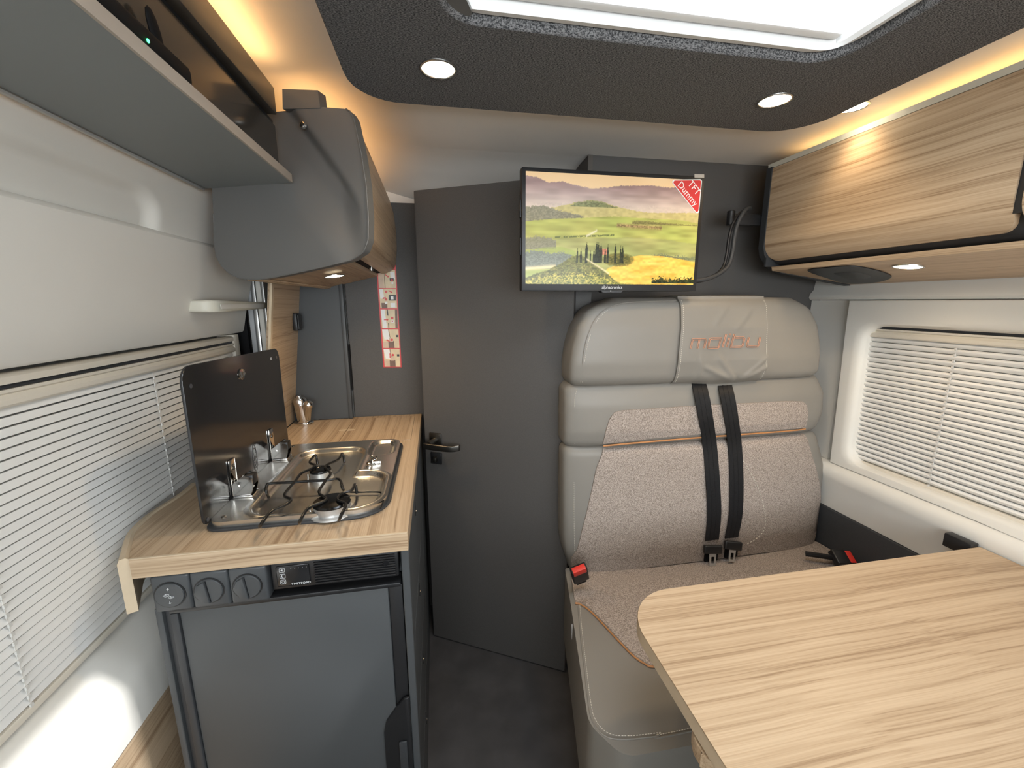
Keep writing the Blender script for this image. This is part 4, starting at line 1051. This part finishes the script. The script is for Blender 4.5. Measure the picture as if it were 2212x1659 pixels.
# ---------------------------------------------------------------- belts and buckles
def belt(label, cen, stop, tong, tilt):
    o = thing('seat_belt', label, 'seat belt', (ony(*cen[2], YR).x, YR, .5), 'lap belts hanging down the bench back')
    P = []
    for p in cen:
        q_ = ony(*p, YR); cu2 = upp if q_.z > .908 else low
        P.append(cu2.at(*p, .006) + Vector((0, -.006, 0)))
    P[0] = P[0] + Vector((0, .012, .006))
    P = smooth_open(P, 6); rows = []
    for p in P: rows.append([p + Vector((s * .0255, 0, 0)) for s in (-1, 1)] + [p + Vector((s * .0255, .0022, 0)) for s in (1, -1)])
    wbk = obj('webbing', loft(rows), 'webbing', o, 30)
    for s in (-.008, .008): obj('woven_stripe', loft([[p + Vector((s + a, -.0006, 0)) for a in (-.002, .002)] + [p + Vector((s + a, .0002, 0)) for a in (.002, -.002)] for p in P]), 'webbing', wbk)
    c = low.at(*stop, .0) + Vector((0, -.017, 0)); M = Matrix.Translation(c) @ Matrix.Rotation(tilt, 4, 'Y') @ Matrix.Rotation(-.25, 4, 'X')
    tn = obj('tongue_cover', box(-.034, .034, -.007, .007, -.012, .017, .005, 3, M=M), 'black_plastic', o)
    bm = holed([(-.011, -.052), (.011, -.052), (.013, -.010), (-.013, -.010)], rpoly([(-.006, -.044), (.006, -.044), (.006, -.022), (-.006, -.022)], .002, 3), 'y', -.0015, .0015, 48)
    bmesh.ops.transform(bm, matrix=M, verts=bm.verts)
    obj('metal_tongue', bm, 'aluminium', o, 40)
    obj('belt_slot', box(c.x - .02, c.x + .03, c.y + .008, c.y + .02, c.z - .05, c.z - .012, .004), 'black_matte', o)
belt('black lap belt hanging on the aisle side of the bench middle', ((1508, 819), (1513, 850), (1522, 900), (1531, 960), (1538, 1040), (1541, 1110), (1536, 1165)), (1533, 1182), (1525, 1205), .12)
belt('black lap belt hanging on the window side of the bench middle', ((1562, 815), (1568, 850), (1577, 900), (1585, 960), (1589, 1040), (1587, 1110), (1578, 1160)), (1576, 1174), (1573, 1197), .22)
def buckle(label, M, strap, loc):
    o = thing('belt_buckle', label, 'buckle', loc)
    obj('buckle_body', box(-.025, .025, -.012, .012, -.062, .0, .004, 3, M=M), 'black_plastic', o)
    obj('red_button', box(-.0205, .0205, -.0132, .005, -.018, .0022, .0015, 2, M=M), 'red', o)
    obj('tongue_slot', box(-.013, .013, .0042, .0075, -.006, .0012, .0005, 1, M=M), 'black_matte', o)
    obj('strap', strap, 'webbing', o, 40)
p = ony(1249, 1226, 1.06)
M = Matrix.Translation(p) @ Matrix.Rotation(-.30, 4, 'Y') @ Matrix.Rotation(.35, 4, 'X')
buckle('red buttoned belt buckle standing at the aisle end of the bench', M, box(-.016, .016, -.004, .004, -.082, -.05, .001, 1, M=M), p - Vector((0, 0, .05)))
p = onz(1837, 1206, .512)
zv = Vector((1, -.12, -.08)).normalized(); yv = Vector((0, .55, -.83)); yv = (yv - zv * yv.dot(zv)).normalized(); xv = yv.cross(zv)
M = Matrix(((xv.x, yv.x, zv.x, p.x), (xv.y, yv.y, zv.y, p.y), (xv.z, yv.z, zv.z, p.z), (0, 0, 0, 1)))
buckle('red buttoned belt buckle lying at the window end of the bench', M, tube([p + Vector((-.05, .01, 0)), p + Vector((-.09, .025, .004)), p + Vector((-.125, .05, .0))], .009, 8), p - Vector((.03, 0, .02)))

# ================================================================== TABLE
ZT = .738
tl, tf = onz(1375, 1330, ZT), onz(1433, 1271, ZT)
tb2 = thing('dining_table', 'light wood table top with rounded corner fixed to the side wall', 'table', (.9, .35, 0))
TX0 = .366; TY = .741
tp_ = rpoly([(TX0, -.42), (1.356, -.42), (1.356, TY), (TX0, TY)], [.08, .005, .005, .115], 14)  # unseen front end lengthened to block light under the table
obj('table_top', prism(tp_, 'z', ZT - .028, ZT, .0015, 2), 'wood_table', tb2)
bm = B(); 
n_ = len(tp_)
c_ = Vector((.86, .25))
lo1 = [bm.verts.new((p[0] + (p[0] - c_.x) * .0012, p[1] + (p[1] - c_.y) * .0012, ZT - .027)) for p in tp_]; hi1 = [bm.verts.new((p[0] + (p[0] - c_.x) * .0012, p[1] + (p[1] - c_.y) * .0012, ZT - .0012)) for p in tp_]
for i in range(n_): bm.faces.new((lo1[i], lo1[(i + 1) % n_], hi1[(i + 1) % n_], hi1[i]))
obj('edge_band', bm, 'edge_band', tb2)
lf = [onz(*p, ZT - .048) for p in ((1495, 1572), (1495, 1595), (1502, 1620), (1518, 1645), (1535, 1662))]
pts = [(p.x, p.y) for p in smooth_open([Vector((p.x, p.y)) for p in lf] + [Vector((.46, .30)), Vector((.56, .22))], 5)]
pts = [(.62, lf[0].y + .03)] + [(lf[0].x + .05, lf[0].y + .028)] + pts + [(.75, .22), (.75, lf[0].y + .03)]
obj('extension_leaf', prism(pts, 'z', ZT - .060, ZT - .034, .0015, 1), 'wood_table', tb2, label='rounded swing out leaf under the table top')
obj('pivot', lathe([(.05, 0), (.05, .0055), (0, .0055)], 20, frame((.66, .36, ZT - .0338), (0, 0, 1))), 'soft_black', tb2)
obj('leg', tube([(.86, .18, .012), (.86, .18, ZT - .0285)], .03, 20), 'aluminium', tb2)
obj('foot_plate', lathe([(.10, 0), (.10, .008), (.04, .014), (0, .014)], 32, frame((.86, .18, .0005), (0, 0, 1))), 'aluminium', tb2)
q_ = onx(2095, 1172, 1.357)
br2 = obj('wall_bracket', box(1.330, 1.3555, TY + .002, TY + .062, ZT - .03, ZT + .008, .003), 'black_plastic', tb2)

# ================================================================== RIGHT OVERHEAD CABINET
XC, YE = 1.05, 1.245
rc = thing('overhead_cabinet', 'long wood overhead cabinet with black trim above the side window', 'cabinet', (1.2, .6, 1.42))
ZB, ZTp = 1.487, 1.766
def fx(z): return XC + .034 * max(0., (1.545 - z) / .058) ** 2
def door_face(y0, y1, r0, r1):
    out = rpoly([(y0, ZB), (y1, ZB), (y1, ZTp), (y0, ZTp)], [r0, r1, .004, .004], 8)
    return patch(resample(out, 220), ((y0 + y1) / 2, 1.64), lambda y, z: Vector((fx(z), y, z)), 22, thick=lambda y, z: Vector((fx(z) + .018, y, z)))
y2 = onx(2190, 470, XC).y
d1 = obj('cabinet_door', door_face(y2 + .006, YE - .006, .03, .03), 'wood_y', rc, 40)
d2 = obj('cabinet_door', door_face(-.3, y2 - .006, .03, .03), 'wood_y', rc, 40)
bodyp = [(XC + .020, 1.764), (XC + .020, 1.545), (XC + .026, 1.51), (XC + .045, 1.482), (XC + .07, 1.472), (1.400, 1.425), (1.402, 1.764)]
obj('body', prism(bodyp, 'y', -.6, YE - .012), 'soft_black', rc)
# black end frame following the door outline
endp = [(XC - .003, 1.770), (XC - .003, 1.53), (XC + .004, 1.505), (XC + .020, 1.484), (XC + .045, 1.462), (XC + .075, 1.450), (1.400, 1.411), (1.400, 1.425), (XC + .08, 1.466), (XC + .05, 1.481), (XC + .027, 1.494), (XC + .015, 1.512), (XC + .010, 1.535), (XC + .010, 1.770)]
obj('end_trim', prism(endp, 'y', YE - .010, YE + .012), 'soft_black', rc)
obj('end_top_bar', box(XC + .011, 1.40, YE - .010, YE + .012, 1.755, 1.770), 'soft_black', rc)
obj('end_panel', box(XC + .011, 1.40, YE - .011, YE - .004, 1.47, 1.7545), 'soft_black', rc)
obj('door_gap_trim', box(XC + .004, XC + .019, y2 - .0058, y2 + .0058, ZB + .03, ZTp), 'black_plastic', rc)
bq = [(XC + .034, 1.4695), (XC + .038, 1.457), (1.4005, 1.415), (1.4005, 1.424), (XC + .06, 1.4670)]
bt2 = obj('bottom_panel', prism(bq, 'y', -.6, YE - .0105), 'wood_y', rc, label='wood underside of the overhead cabinet')
obj('top_trim', prism([(XC + .002, 1.768), (XC + .002, 1.782), (XC + .022, 1.784), (XC + .022, 1.768)], 'y', -.6, YE + .012), 'handle_beige', rc, label='cream trim strip along the cabinet top')
obj('top_board', box(XC + .0225, 1.40, -.6, YE - .012, 1.766, 1.772), 'lining', rc)
un = Vector((-(1.415 - 1.457), 0, 1.4005 - XC - .038)).normalized(); un = -un           # underside normal (down)
U0 = Vector((XC + .038, 0, 1.457))
def under(px_, py_, o=0.): return onp(px_, py_, U0 + un * o, un)
tdp = [under(*p) for p in ((1745, 583), (1790, 576), (1840, 573), (1890, 581), (1922, 592), (1924, 599), (1900, 607), (1860, 611), (1825, 610), (1790, 600))]
tdp = smooth_closed(tdp, 6)
fb = thing('speaker_cover', 'black teardrop shaped cover under the overhead cabinet', 'cover', sum(tdp, Vector()) / len(tdp))
obj('cover_plate', loft([[p + un * .0006 for p in tdp], [p + un * .003 for p in tdp]]), 'black_plastic', fb)
cc_ = sum(tdp, Vector()) / len(tdp)
obj('inner_slot', loft([[cc_ + (p - cc_) * .45 + un * .0031 for p in tdp], [cc_ + (p - cc_) * .43 + un * .0042 for p in tdp]]), 'soft_black', fb)
led_strip('warm led strip in the cove above the window side overhead cabinet', XC + .075, XC + .09, -.58, 1.22, 1.7725, 1.7745, 'led_soft')

# ================================================================== TELEVISION
TVY = 1.13
c00, c11 = ony(1127, 361, TVY), ony(1508, 628, TVY)
tx0, tx1, tz1, tz0 = ony(1127, 361, TVY).x, ony(1524, 378, TVY).x, ony(1300, 369, TVY).z, ony(1300, 629, TVY).z
tv = thing('television', 'flat black television showing a hill landscape in front of the taupe wall', 'television', ((tx0 + tx1) / 2, TVY + .02, tz0))
obj('housing', box(tx0, tx1, TVY, TVY + .030, tz0, tz1, .003), 'black_plastic', tv)
obj('rear_box', box(tx0 + .10, tx1 - .06, TVY + .0305, TVY + .055, tz0 + .02, tz1 - .06, .006), 'black_plastic', tv)
s0, s1 = ony(1137, 371, TVY), ony(1501, 611, TVY)
SX0, SX1 = tx0 + .0105, tx1 - .012; SZ0, SZ1 = tz0 + .019, tz1 - .0105
W_, H_ = 400, 246
rng = np.random.RandomState(3)
def vnoise(sx_, sy_, seed):
    r = np.random.RandomState(seed); g = r.rand(sy_ + 2, sx_ + 2)
    yy = np.linspace(0, sy_, H_ + 1); xx = np.linspace(0, sx_, W_ + 1)
    y0 = np.minimum(yy.astype(int), sy_); x0 = np.minimum(xx.astype(int), sx_); fy = (yy - y0)[:, None]; fx_ = (xx - x0)[None, :]
    fy = fy * fy * (3 - 2 * fy); fx_ = fx_ * fx_ * (3 - 2 * fx_)
    a = g[y0][:, x0]; b = g[y0][:, x0 + 1]; c = g[y0 + 1][:, x0]; d = g[y0 + 1][:, x0 + 1]
    return (a * (1 - fx_) + b * fx_) * (1 - fy) + (c * (1 - fx_) + d * fx_) * fy
u = np.linspace(0, 1, W_ + 1)[None, :].repeat(H_ + 1, 0); v = np.linspace(0, 1, H_ + 1)[:, None].repeat(W_ + 1, 1)
n1_ = vnoise(14, 40, 1); n2_ = vnoise(60, 60, 2); n3_ = vnoise(150, 110, 3); n4_ = vnoise(6, 12, 4)
img = np.zeros((H_ + 1, W_ + 1, 3))
def c8(r, g, b): return np.array([r, g, b]) / 255.
def put(mask, col): 
    mk_ = np.clip(mask, 0, 1)[..., None]; img[:] = img * (1 - mk_) + col * mk_
def ridge(tab): return np.interp(u, [t[0] for t in tab], [t[1] for t in tab])
def below(tab, rough=.0, soft=.006): return np.clip((v - ridge(tab) + (n3_ - .5) * rough) / soft, 0, 1)
img[:] = c8(232, 196, 150) * (1 - v[..., None] * 2) + c8(244, 210, 160) * v[..., None] * 2
mm = below([(0, .035), (.06, .045), (.12, .085), (.2, .07), (.28, .10), (.36, .12), (.45, .105), (.52, .082), (.6, .078), (.7, .066), (.8, .08), (.9, .07), (1, .06)], .01)
put(mm, (c8(150, 122, 118)[None, None] * (1 - np.clip((v - .08) / .18, 0, 1))[..., None] + c8(196, 176, 164) * np.clip((v - .08) / .18, 0, 1)[..., None]) * (.93 + .14 * n1_[..., None]))
put(below([(0, .27), (.3, .24), (.6, .26), (1, .25)], .05, .04) * .7, c8(205, 188, 170) * (.95 + .1 * n2_[..., None]))
put(below([(0, .32), (.12, .31), (.2, .28), (.28, .245), (.36, .225), (.42, .232), (.5, .27), (.6, .30), (.7, .315), (1, .30)], .01), c8(186, 172, 116) * (.94 + .12 * n2_[..., None]))
put(below([(.22, .30), (.28, .248), (.36, .228), (.42, .236), (.5, .275), (.56, .31)], .02) * (v < .285) * (u > .22) * (u < .56), c8(120, 122, 84) * (.8 + .4 * n3_[..., None]))
put(below([(0, .305), (.06, .292), (.1, .285), (.16, .32), (.22, .335), (.3, .36), (.34, .40)], .02) * (u < .34), c8(134, 128, 106) * (.88 + .24 * n3_[..., None]))
put(below([(0, .43), (.15, .40), (.3, .385), (.42, .37), (.5, .36), (.6, .365), (.75, .37), (.9, .375), (1, .40)], .006), (c8(150, 158, 84) * (1 - n4_[..., None]) + c8(176, 170, 96) * n4_[..., None]) * (.88 + .24 * n1_[..., None]))
put(below([(.55, .40), (.7, .395), (.85, .41), (1, .42)], .02) * (u > .6) * (v < .43) * .8, c8(112, 104, 66) * (.8 + .4 * n3_[..., None]))
put(np.exp(-((v - .445 - .05 * (u - .55)) / .018) ** 2) * (u > .51) * (u < .78) * .75, c8(140, 108, 82) * (.6 + .8 * n3_[..., None]))
put(np.exp(-((v - .56 + .10 * (u - .25)) / .008) ** 2) * (u > .16) * (u < .50) * .85 * (n3_ > .3), c8(74, 82, 50))
put(np.exp(-((v - (.545 - .9 * (u - .345))) / .012) ** 2) * (u > .335) * (u < .40) * .8, c8(222, 212, 186))
put(below([(0, .62), (.1, .60), (.2, .575), (.4, .56), (.6, .55), (.8, .56), (1, .60)], .01) * .75, (c8(140, 146, 92) * (1 - n4_[..., None]) + c8(164, 158, 104) * n4_[..., None]) * (.9 + .2 * n1_[..., None]))
put(below([(0, .585), (.06, .56), (.14, .575), (.18, .62)], .03) * (u < .17) * (v < .68) * .8, c8(122, 118, 104) * (.88 + .24 * n3_[..., None]))
put(below([(0, .69), (.1, .66), (.2, .65), (.3, .70)], .0) * (u < .28) * .6, c8(150, 164, 86))
put(below([(0, .70), (.08, .69), (.14, .71), (.22, .70), (.28, .74)], .04) * (u < .30) * (v < .86) * .9, c8(112, 116, 112) * (.85 + .3 * n3_[..., None]))
put(np.exp(-((v - .86 + .14 * u) / .018) ** 2) * (u < .17), c8(214, 196, 152))
put(below([(.70, .72), (.78, .70), (.86, .71), (1, .735)], .04, .01) * (u > .66) * (v < .76) * .85, c8(104, 108, 84) * (.8 + .4 * n3_[..., None]))
put(below([(.40, .95), (.47, .845), (.55, .79), (.60, .735), (.66, .715), (.78, .72), (.9, .745), (1, .775)], .004) * (u > .42), (c8(214, 164, 66) * (1 - n1_[..., None]) + c8(238, 200, 104) * n1_[..., None]) * (.92 + .16 * n2_[..., None]))
put(below([(0, .94), (.06, .90), (.12, .87), (.2, .805), (.26, .735), (.31, .725), (.36, .765), (.42, .83), (.47, .90), (.52, .965), (.56, 1)], .015), (c8(86, 90, 44) * (1 - n2_[..., None]) + c8(126, 120, 62) * n2_[..., None]) * (.75 + .5 * n3_[..., None]))
put(below([(0, .955), (.1, .925), (.2, .90), (.3, .895), (.4, .90), (.5, .955), (.6, .99)], .05, .02) * (u < .62), (c8(60, 74, 28) * (1 - n3_[..., None]) + c8(206, 186, 86) * n3_[..., None]))
blob = np.exp(-(((u - .53) / .085) ** 2 + ((v - .765) / .06) ** 2) ** 2); put(np.clip(blob * 1.6 + (n3_ - .5), 0, 1) * (blob > .2), (c8(58, 62, 30) * (1 - n3_[..., None]) + c8(136, 124, 58) * n3_[..., None]))
put((np.abs(u - .435) < .026) * (v > .665) * (v < .72), c8(190, 122, 96) * (.85 + .3 * n3_[..., None]))
for uc, top, wd in ((.29, .66, .005), (.31, .665, .006), (.342, .605, .008), (.365, .68, .005), (.385, .66, .006), (.40, .60, .008), (.41, .605, .007), (.425, .615, .009), (.45, .66, .006), (.465, .62, .006), (.51, .615, .007), (.54, .63, .005), (.552, .63, .008)):
    wv = np.clip((v - top) / .07, 0.05, 1) * wd; put((np.abs(u - uc) < wv) * (v > top) * (v < .80), c8(40, 44, 26) * (.7 + .6 * n3_[..., None]))
put(below([(.74, .955), (.78, .93), (.84, .945), (.9, .94), (.96, .935), (1, .93)], .06) * (u > .735) * (v < .99), c8(46, 52, 28) * (.6 + .8 * n3_[..., None]))
put(np.exp(-((v - (.80 + 1.0 * (u - .38))) / .010) ** 2) * (u > .34) * (u < .48) * .8, c8(226, 210, 170))
img = np.clip(img, 0, 1); imgl = np.where(img <= .04045, img / 12.92, ((img + .055) / 1.055) ** 2.4)
verts = [(SX0 + (SX1 - SX0) * i / W_, TVY - .0008, SZ1 - (SZ1 - SZ0) * j / H_) for j in range(H_ + 1) for i in range(W_ + 1)]
ofs = wloc(tv); verts = [(a - ofs.x, b - ofs.y, c - ofs.z) for a, b, c in verts]
faces = [(j * (W_ + 1) + i, j * (W_ + 1) + i + 1, (j + 1) * (W_ + 1) + i + 1, (j + 1) * (W_ + 1) + i) for j in range(H_) for i in range(W_)]
me = bpy.data.meshes.new('screen'); me.from_pydata(verts, [], [f[::-1] for f in faces])
ca = me.color_attributes.new('Col', 'FLOAT_COLOR', 'POINT')
ca.data.foreach_set('color', np.concatenate([imgl.reshape(-1, 3), np.ones(((H_ + 1) * (W_ + 1), 1))], 1).astype(np.float32).ravel())
me.materials.append(MATS['screen_print'])
so = bpy.data.objects.new('screen', me); COL.objects.link(so); so.parent = tv; so['label'] = 'printed landscape of green hills, cypresses and golden field'
def tvp(x, y, o=.0016): p = ony(1080 + x / 3.253, 300 + y / 3.253, TVY); return Vector((p.x, TVY - o, p.z))
tri = [tvp(1190, 287), tvp(1418, 284), tvp(1394, 545)]
def r3(pts, r, y): return [Vector((a, y, b)) for a, b in rpoly([(p.x, p.z) for p in pts], r, 5)]
ctr = sum(tri, Vector()) / 3
st_ = obj('dummy_sticker', loft([r3(tri, .006, TVY - .0012), r3(tri, .006, TVY - .0018)]), 'white_print', so)
tr2 = [ctr + (p - ctr) * .92 for p in tri]
obj('sticker_face', loft([r3(tr2, .005, TVY - .0019), r3(tr2, .005, TVY - .0022)]), 'red_print', so, label='red corner sticker with white lettering')
hd_ = (tri[2] - tri[0]).normalized(); upv = Vector((-hd_.z, 0, hd_.x)); upv = upv if upv.z > 0 else -upv
text('sticker_word', 'TFT', .026, fr3(tvp(1360, 346, .0026), hd_, upv), 'white_print', so, .0002)
text('sticker_word', 'Dummy', .0245, fr3(tvp(1316, 390, .0026), hd_, upv), 'white_print', so, .0002)
obj('bezel_sticker', loft([r3([tvp(1366, 248), tvp(1434, 250), tvp(1434, 274), tvp(1366, 272)], .0005, TVY - .0002), r3([tvp(1366, 248), tvp(1434, 250), tvp(1434, 274), tvp(1366, 272)], .0005, TVY - .0008)]), 'aluminium', tv)
cxv = tvp(788, 1036)
text('maker_name', 'alphatronics', .0125, fr3((cxv.x, TVY - .0006, tz0 + .0105), (1, 0, 0), (0, 0, 1)), 'icon_white', tv, .0003)
ft = tvp(785, 1075)
obj('sensor_lip', prism([(ft.x - .028, tz0 - .0045), (ft.x + .028, tz0 - .0045), (ft.x + .036, tz0 + .003), (ft.x - .036, tz0 + .003)], 'y', TVY - .002, TVY + .02, .001, 1), 'black_plastic', tv)
obj('sensor', lathe([(.0016, 0), (.0012, .0006), (0, .0008)], 10, frame((ft.x - .004, TVY - .0021, tz0 + .0005), (0, -1, 0))), 'aluminium', tv)
for zc in (1.60, 1.505): obj('side_button', box(tx0 - .0035, tx0, TVY + .006, TVY + .02, zc - .022, zc + .022, .001), 'soft_black', tv)
# wall bracket, swing arm and cable
ba = ony(1604, 462, 1.20)
ta = thing('tv_bracket', 'black swing arm behind the television on the taupe wall', 'bracket', (.6, 1.3, ba.z))
obj('wall_plate', box(.52, .66, 1.366, 1.3795, ba.z - .07, ba.z + .06, .003), 'black_plastic', ta)
obj('joint', lathe([(.014, -.03), (.016, -.028), (.016, .028), (.014, .03)], 20, frame((.597, 1.238, ba.z), (0, 0, 1))), 'black_plastic', ta)
obj('arm', loft([[Vector((x, y, ba.z + d)) for x, y, d in ((X, Y - .012, -.016), (X, Y + .012, -.016), (X, Y + .012, .016), (X, Y - .012, .016))] for X, Y in ((.60, 1.235), (.625, 1.3655))]), 'black_plastic', ta)
obj('arm', loft([[Vector((x, y, ba.z + d)) for x, y, d in ((X, Y - .012, -.014), (X, Y + .012, -.014), (X, Y + .012, .014), (X, Y - .012, .014))] for X, Y in ((.595, 1.24), (.545, 1.206))]), 'black_plastic', ta)
obj('tv_mount', box(.50, .58, 1.1855, 1.205, ba.z - .05, ba.z + .05, .003), 'black_plastic', ta)
cb = [ony(*p) for p in ((1500, 606, 1.165), (1525, 603, 1.17), (1552, 592, 1.18), (1573, 574, 1.19), (1582, 545, 1.195), (1586, 515, 1.20), (1592, 486, 1.203), (1603, 463, 1.206), (1612, 452, 1.22), (1620, 450, 1.25))]
cbo = obj('television_cable', tube(smooth_open(cb, 8), .0065, 12), 'soft_black', None, 60); tag(cbo, 'black cable looping from the television to the cable clamp', 'cable')
cb2 = [p + Vector((-.010 * math.sin(PI * i / 9), .012, -.004)) for i, p in enumerate(cb)]
cbo = obj('television_cable', tube(smooth_open(cb2, 8), .0045, 10), 'black_plastic', None, 60); tag(cbo, 'thinner black cable running behind the thicker television cable', 'cable')

cg = thing('cable_clamp', 'black cable clamp on the rear end of the wood overhead cabinet', 'clamp', (ba.x + .06, 1.27, ba.z))
obj('clamp_arm', box(ba.x + .008, 1.056, 1.262, 1.274, ba.z - .020, ba.z + .014, .002), 'black_plastic', cg)
obj('clamp_head', lathe([(.010, -.022), (.012, -.02), (.012, .02), (.010, .022)], 16, frame((ba.x + .010, 1.266, ba.z), (0, 0, 1))), 'black_plastic', cg)

# ================================================================== SPOTLIGHTS
def spot(label, p, n, r, energy, ang=150):
    n = Vector(n).normalized()
    o = thing('recessed_spotlight', label, 'spotlight', p, 'recessed spotlights')
    M = frame(p, n)
    obj('bezel_ring', lathe([(r * 1.14, .0003), (r * 1.13, .0022), (r * 1.02, .003), (r * .98, .0016), (r * .98, .0003)], 40, M), 'bezel', o)
    obj('lens', lathe([(r * .97, .0006), (r * .95, .0018), (0, .0022)], 40, M), 'lens', o)
    d = bpy.data.lights.new('bulb', 'SPOT'); d.energy = energy; d.color = (1., .72, .42); d.spot_size = math.radians(ang); d.spot_blend = .9; d.shadow_soft_size = r * .8
    b = bpy.data.objects.new('bulb', d); COL.objects.link(b); b.parent = o
    b.matrix_local = Matrix.Translation(n * .012) @ (-n).to_track_quat('Z', 'Y').to_matrix().to_4x4()
    return o
SE = 4.2
spot('round spotlight in the felt panel on the galley side', onz(947, 148, ZP), (0, 0, -1), .030, SE)
spot('round spotlight in the felt panel near the television', onz(1674, 216, ZP), (0, 0, -1), .030, SE)
spot('round spotlight in the cream ceiling beside the felt panel', onz(1841, 230, ZC), (0, 0, -1), .030, 2.2, 105)
spot('round spotlight under the window side overhead cabinet', under(1962, 575) + un * .0005, un, .028, 3.2)
a_, b_2, c_2 = q[0], q[1], q[2]
bn_ = (q[1] - q[0]).cross(q[3] - q[0]).normalized(); bn_ = bn_ if bn_.z < 0 else -bn_
spot('round spotlight under the galley overhead cabinet', onp(722, 595, q[0], bn_) + bn_ * .001, bn_, .026, 4.5)

# ================================================================== PICTURE STICKER ON THE REAR PANEL
YP = 1.712
def stp(x, y, o=0.): p = ony(780 + x / 6.383, 560 + y / 6.381, YP); return Vector((p.x, YP - .0004 - o, p.z))
pk = thing('instruction_sticker', 'narrow red framed strip of five instruction pictures on the dark rear panel', 'sticker', stp(400, 900))
def quad(pts, o, m, parent, nm='picture', label=None):
    return obj(nm, loft([[stp(*p, o) for p in pts], [stp(*p, o + .0003) for p in pts]]), m, parent, None, label=label)
quad([(205, 80), (480, 80), (560, 1490), (308, 1490)], 0, 'red_print', pk, 'backing')
rowsS = [(150, 398), (412, 676), (692, 950), (966, 1222), (1236, 1480)]
def le(y): return 210 + (308 - 205) * (y - 80) / 1410 + 14
def re_(y): return 480 + 80 * (y - 80) / 1410 - 16
for k, (a, b) in enumerate(rowsS):
    pc = quad([(le(a), a), (re_(a), a), (re_(b), b), (le(b), b)], .0004, 'beige_print', pk)
    def sub(u0, v0, u1, v1, m, nm, o=.0008, sk=0.):
        f = lambda u_, v_: (le(a + (b - a) * v_) + (re_(a + (b - a) * v_) - le(a + (b - a) * v_)) * u_, a + (b - a) * v_)
        quad([f(u0, v0), f(u1 , v0), f(u1 + sk, v1), f(u0 + sk, v1)], o, m, pc, nm)
    def disc(u_, v_, r, m, o):
        x = le(a + (b - a) * v_) + (re_(a) - le(a)) * u_; y = a + (b - a) * v_
        quad([(x + r * math.cos(t), y + r * math.sin(t)) for t in np.linspace(0, 2 * PI, 14)[:-1]], o, m, pc, 'number_disc')
    def arrow(u0, v0, u1, v1):
        f = lambda u_, v_: Vector((le(a + (b - a) * v_) + (re_(a) - le(a)) * u_, a + (b - a) * v_))
        p0, p1 = f(u0, v0), f(u1, v1); d = (p1 - p0).normalized(); nn = Vector((-d.y, d.x)); m_ = p1 - d * 22
        quad([p0 + nn * 6, m_ + nn * 6, m_ + nn * 16, p1, m_ - nn * 16, m_ - nn * 6, p0 - nn * 6], .0012, 'red_print', pc, 'arrow')
    if k == 0:
        sub(.34, .0, .38, 1., 'brown_print', 'seam_line'); sub(.0, .0, .3, 1., 'skin_print', 'panel_area'); sub(.7, .1, .95, .5, 'white_print', 'light_area', sk=.03); sub(.66, .45, .9, .6, 'dark_print', 'dark_part', .001); arrow(.42, .25, .62, .4); disc(.78, .55, 16, 'red_print', .0016); disc(.80, .72, 15, 'white_print', .0016)
    elif k == 1:
        sub(.0, .0, .22, .5, 'white_print', 'light_area', sk=.05); sub(.55, .3, .98, .6, 'dark_print', 'dark_part', sk=-.03); sub(.66, .36, .82, .54, 'white_print', 'light_part', .001); sub(.08, .72, .42, 1., 'brown_print', 'sleeve'); sub(.62, .72, .9, .95, 'white_print', 'light_area'); arrow(.55, .08, .78, .2); arrow(.36, .42, .16, .5); disc(.40, .14, 18, 'red_print', .0016); disc(.36, .54, 18, 'red_print', .0016); disc(.36, .72, 18, 'white_print', .0016)
    elif k == 2:
        sub(.0, .0, .24, 1., 'white_print', 'light_area', sk=.08); sub(.36, .0, .43, .33, 'dark_print', 'slot', sk=.02); sub(.40, .72, .45, 1., 'dark_print', 'slot'); sub(.86, .0, 1., 1., 'brown_print', 'brown_area', sk=-.03); arrow(.16, .55, .44, .55); disc(.66, .46, 18, 'red_print', .0016); disc(.67, .64, 20, 'white_print', .0016); disc(.66, .63, 11, 'red_print', .002)  # brown printed strip down the right side of the third picture
    else:
        sub(.0, .0, .36, .55, 'white_print', 'light_area', sk=.10); sub(.38, .0, .42, .5, 'brown_print', 'seam_line', sk=.06); sub(.34, .62, .70, 1., 'brown_print', 'sleeve'); sub(.40, .46, .64, .66, 'skin_print', 'hand', .001); sub(.0, .66, .34, 1., 'skin_print', 'panel_area'); sub(.82, .30, .97, .42, 'dark_print', 'dark_part'); disc(.56, .56 if k == 3 else .34, 17, 'red_print', .0016)
        if k == 3: arrow(.44, .66, .2, .56)
        else: arrow(.38, .25, .38, .52)
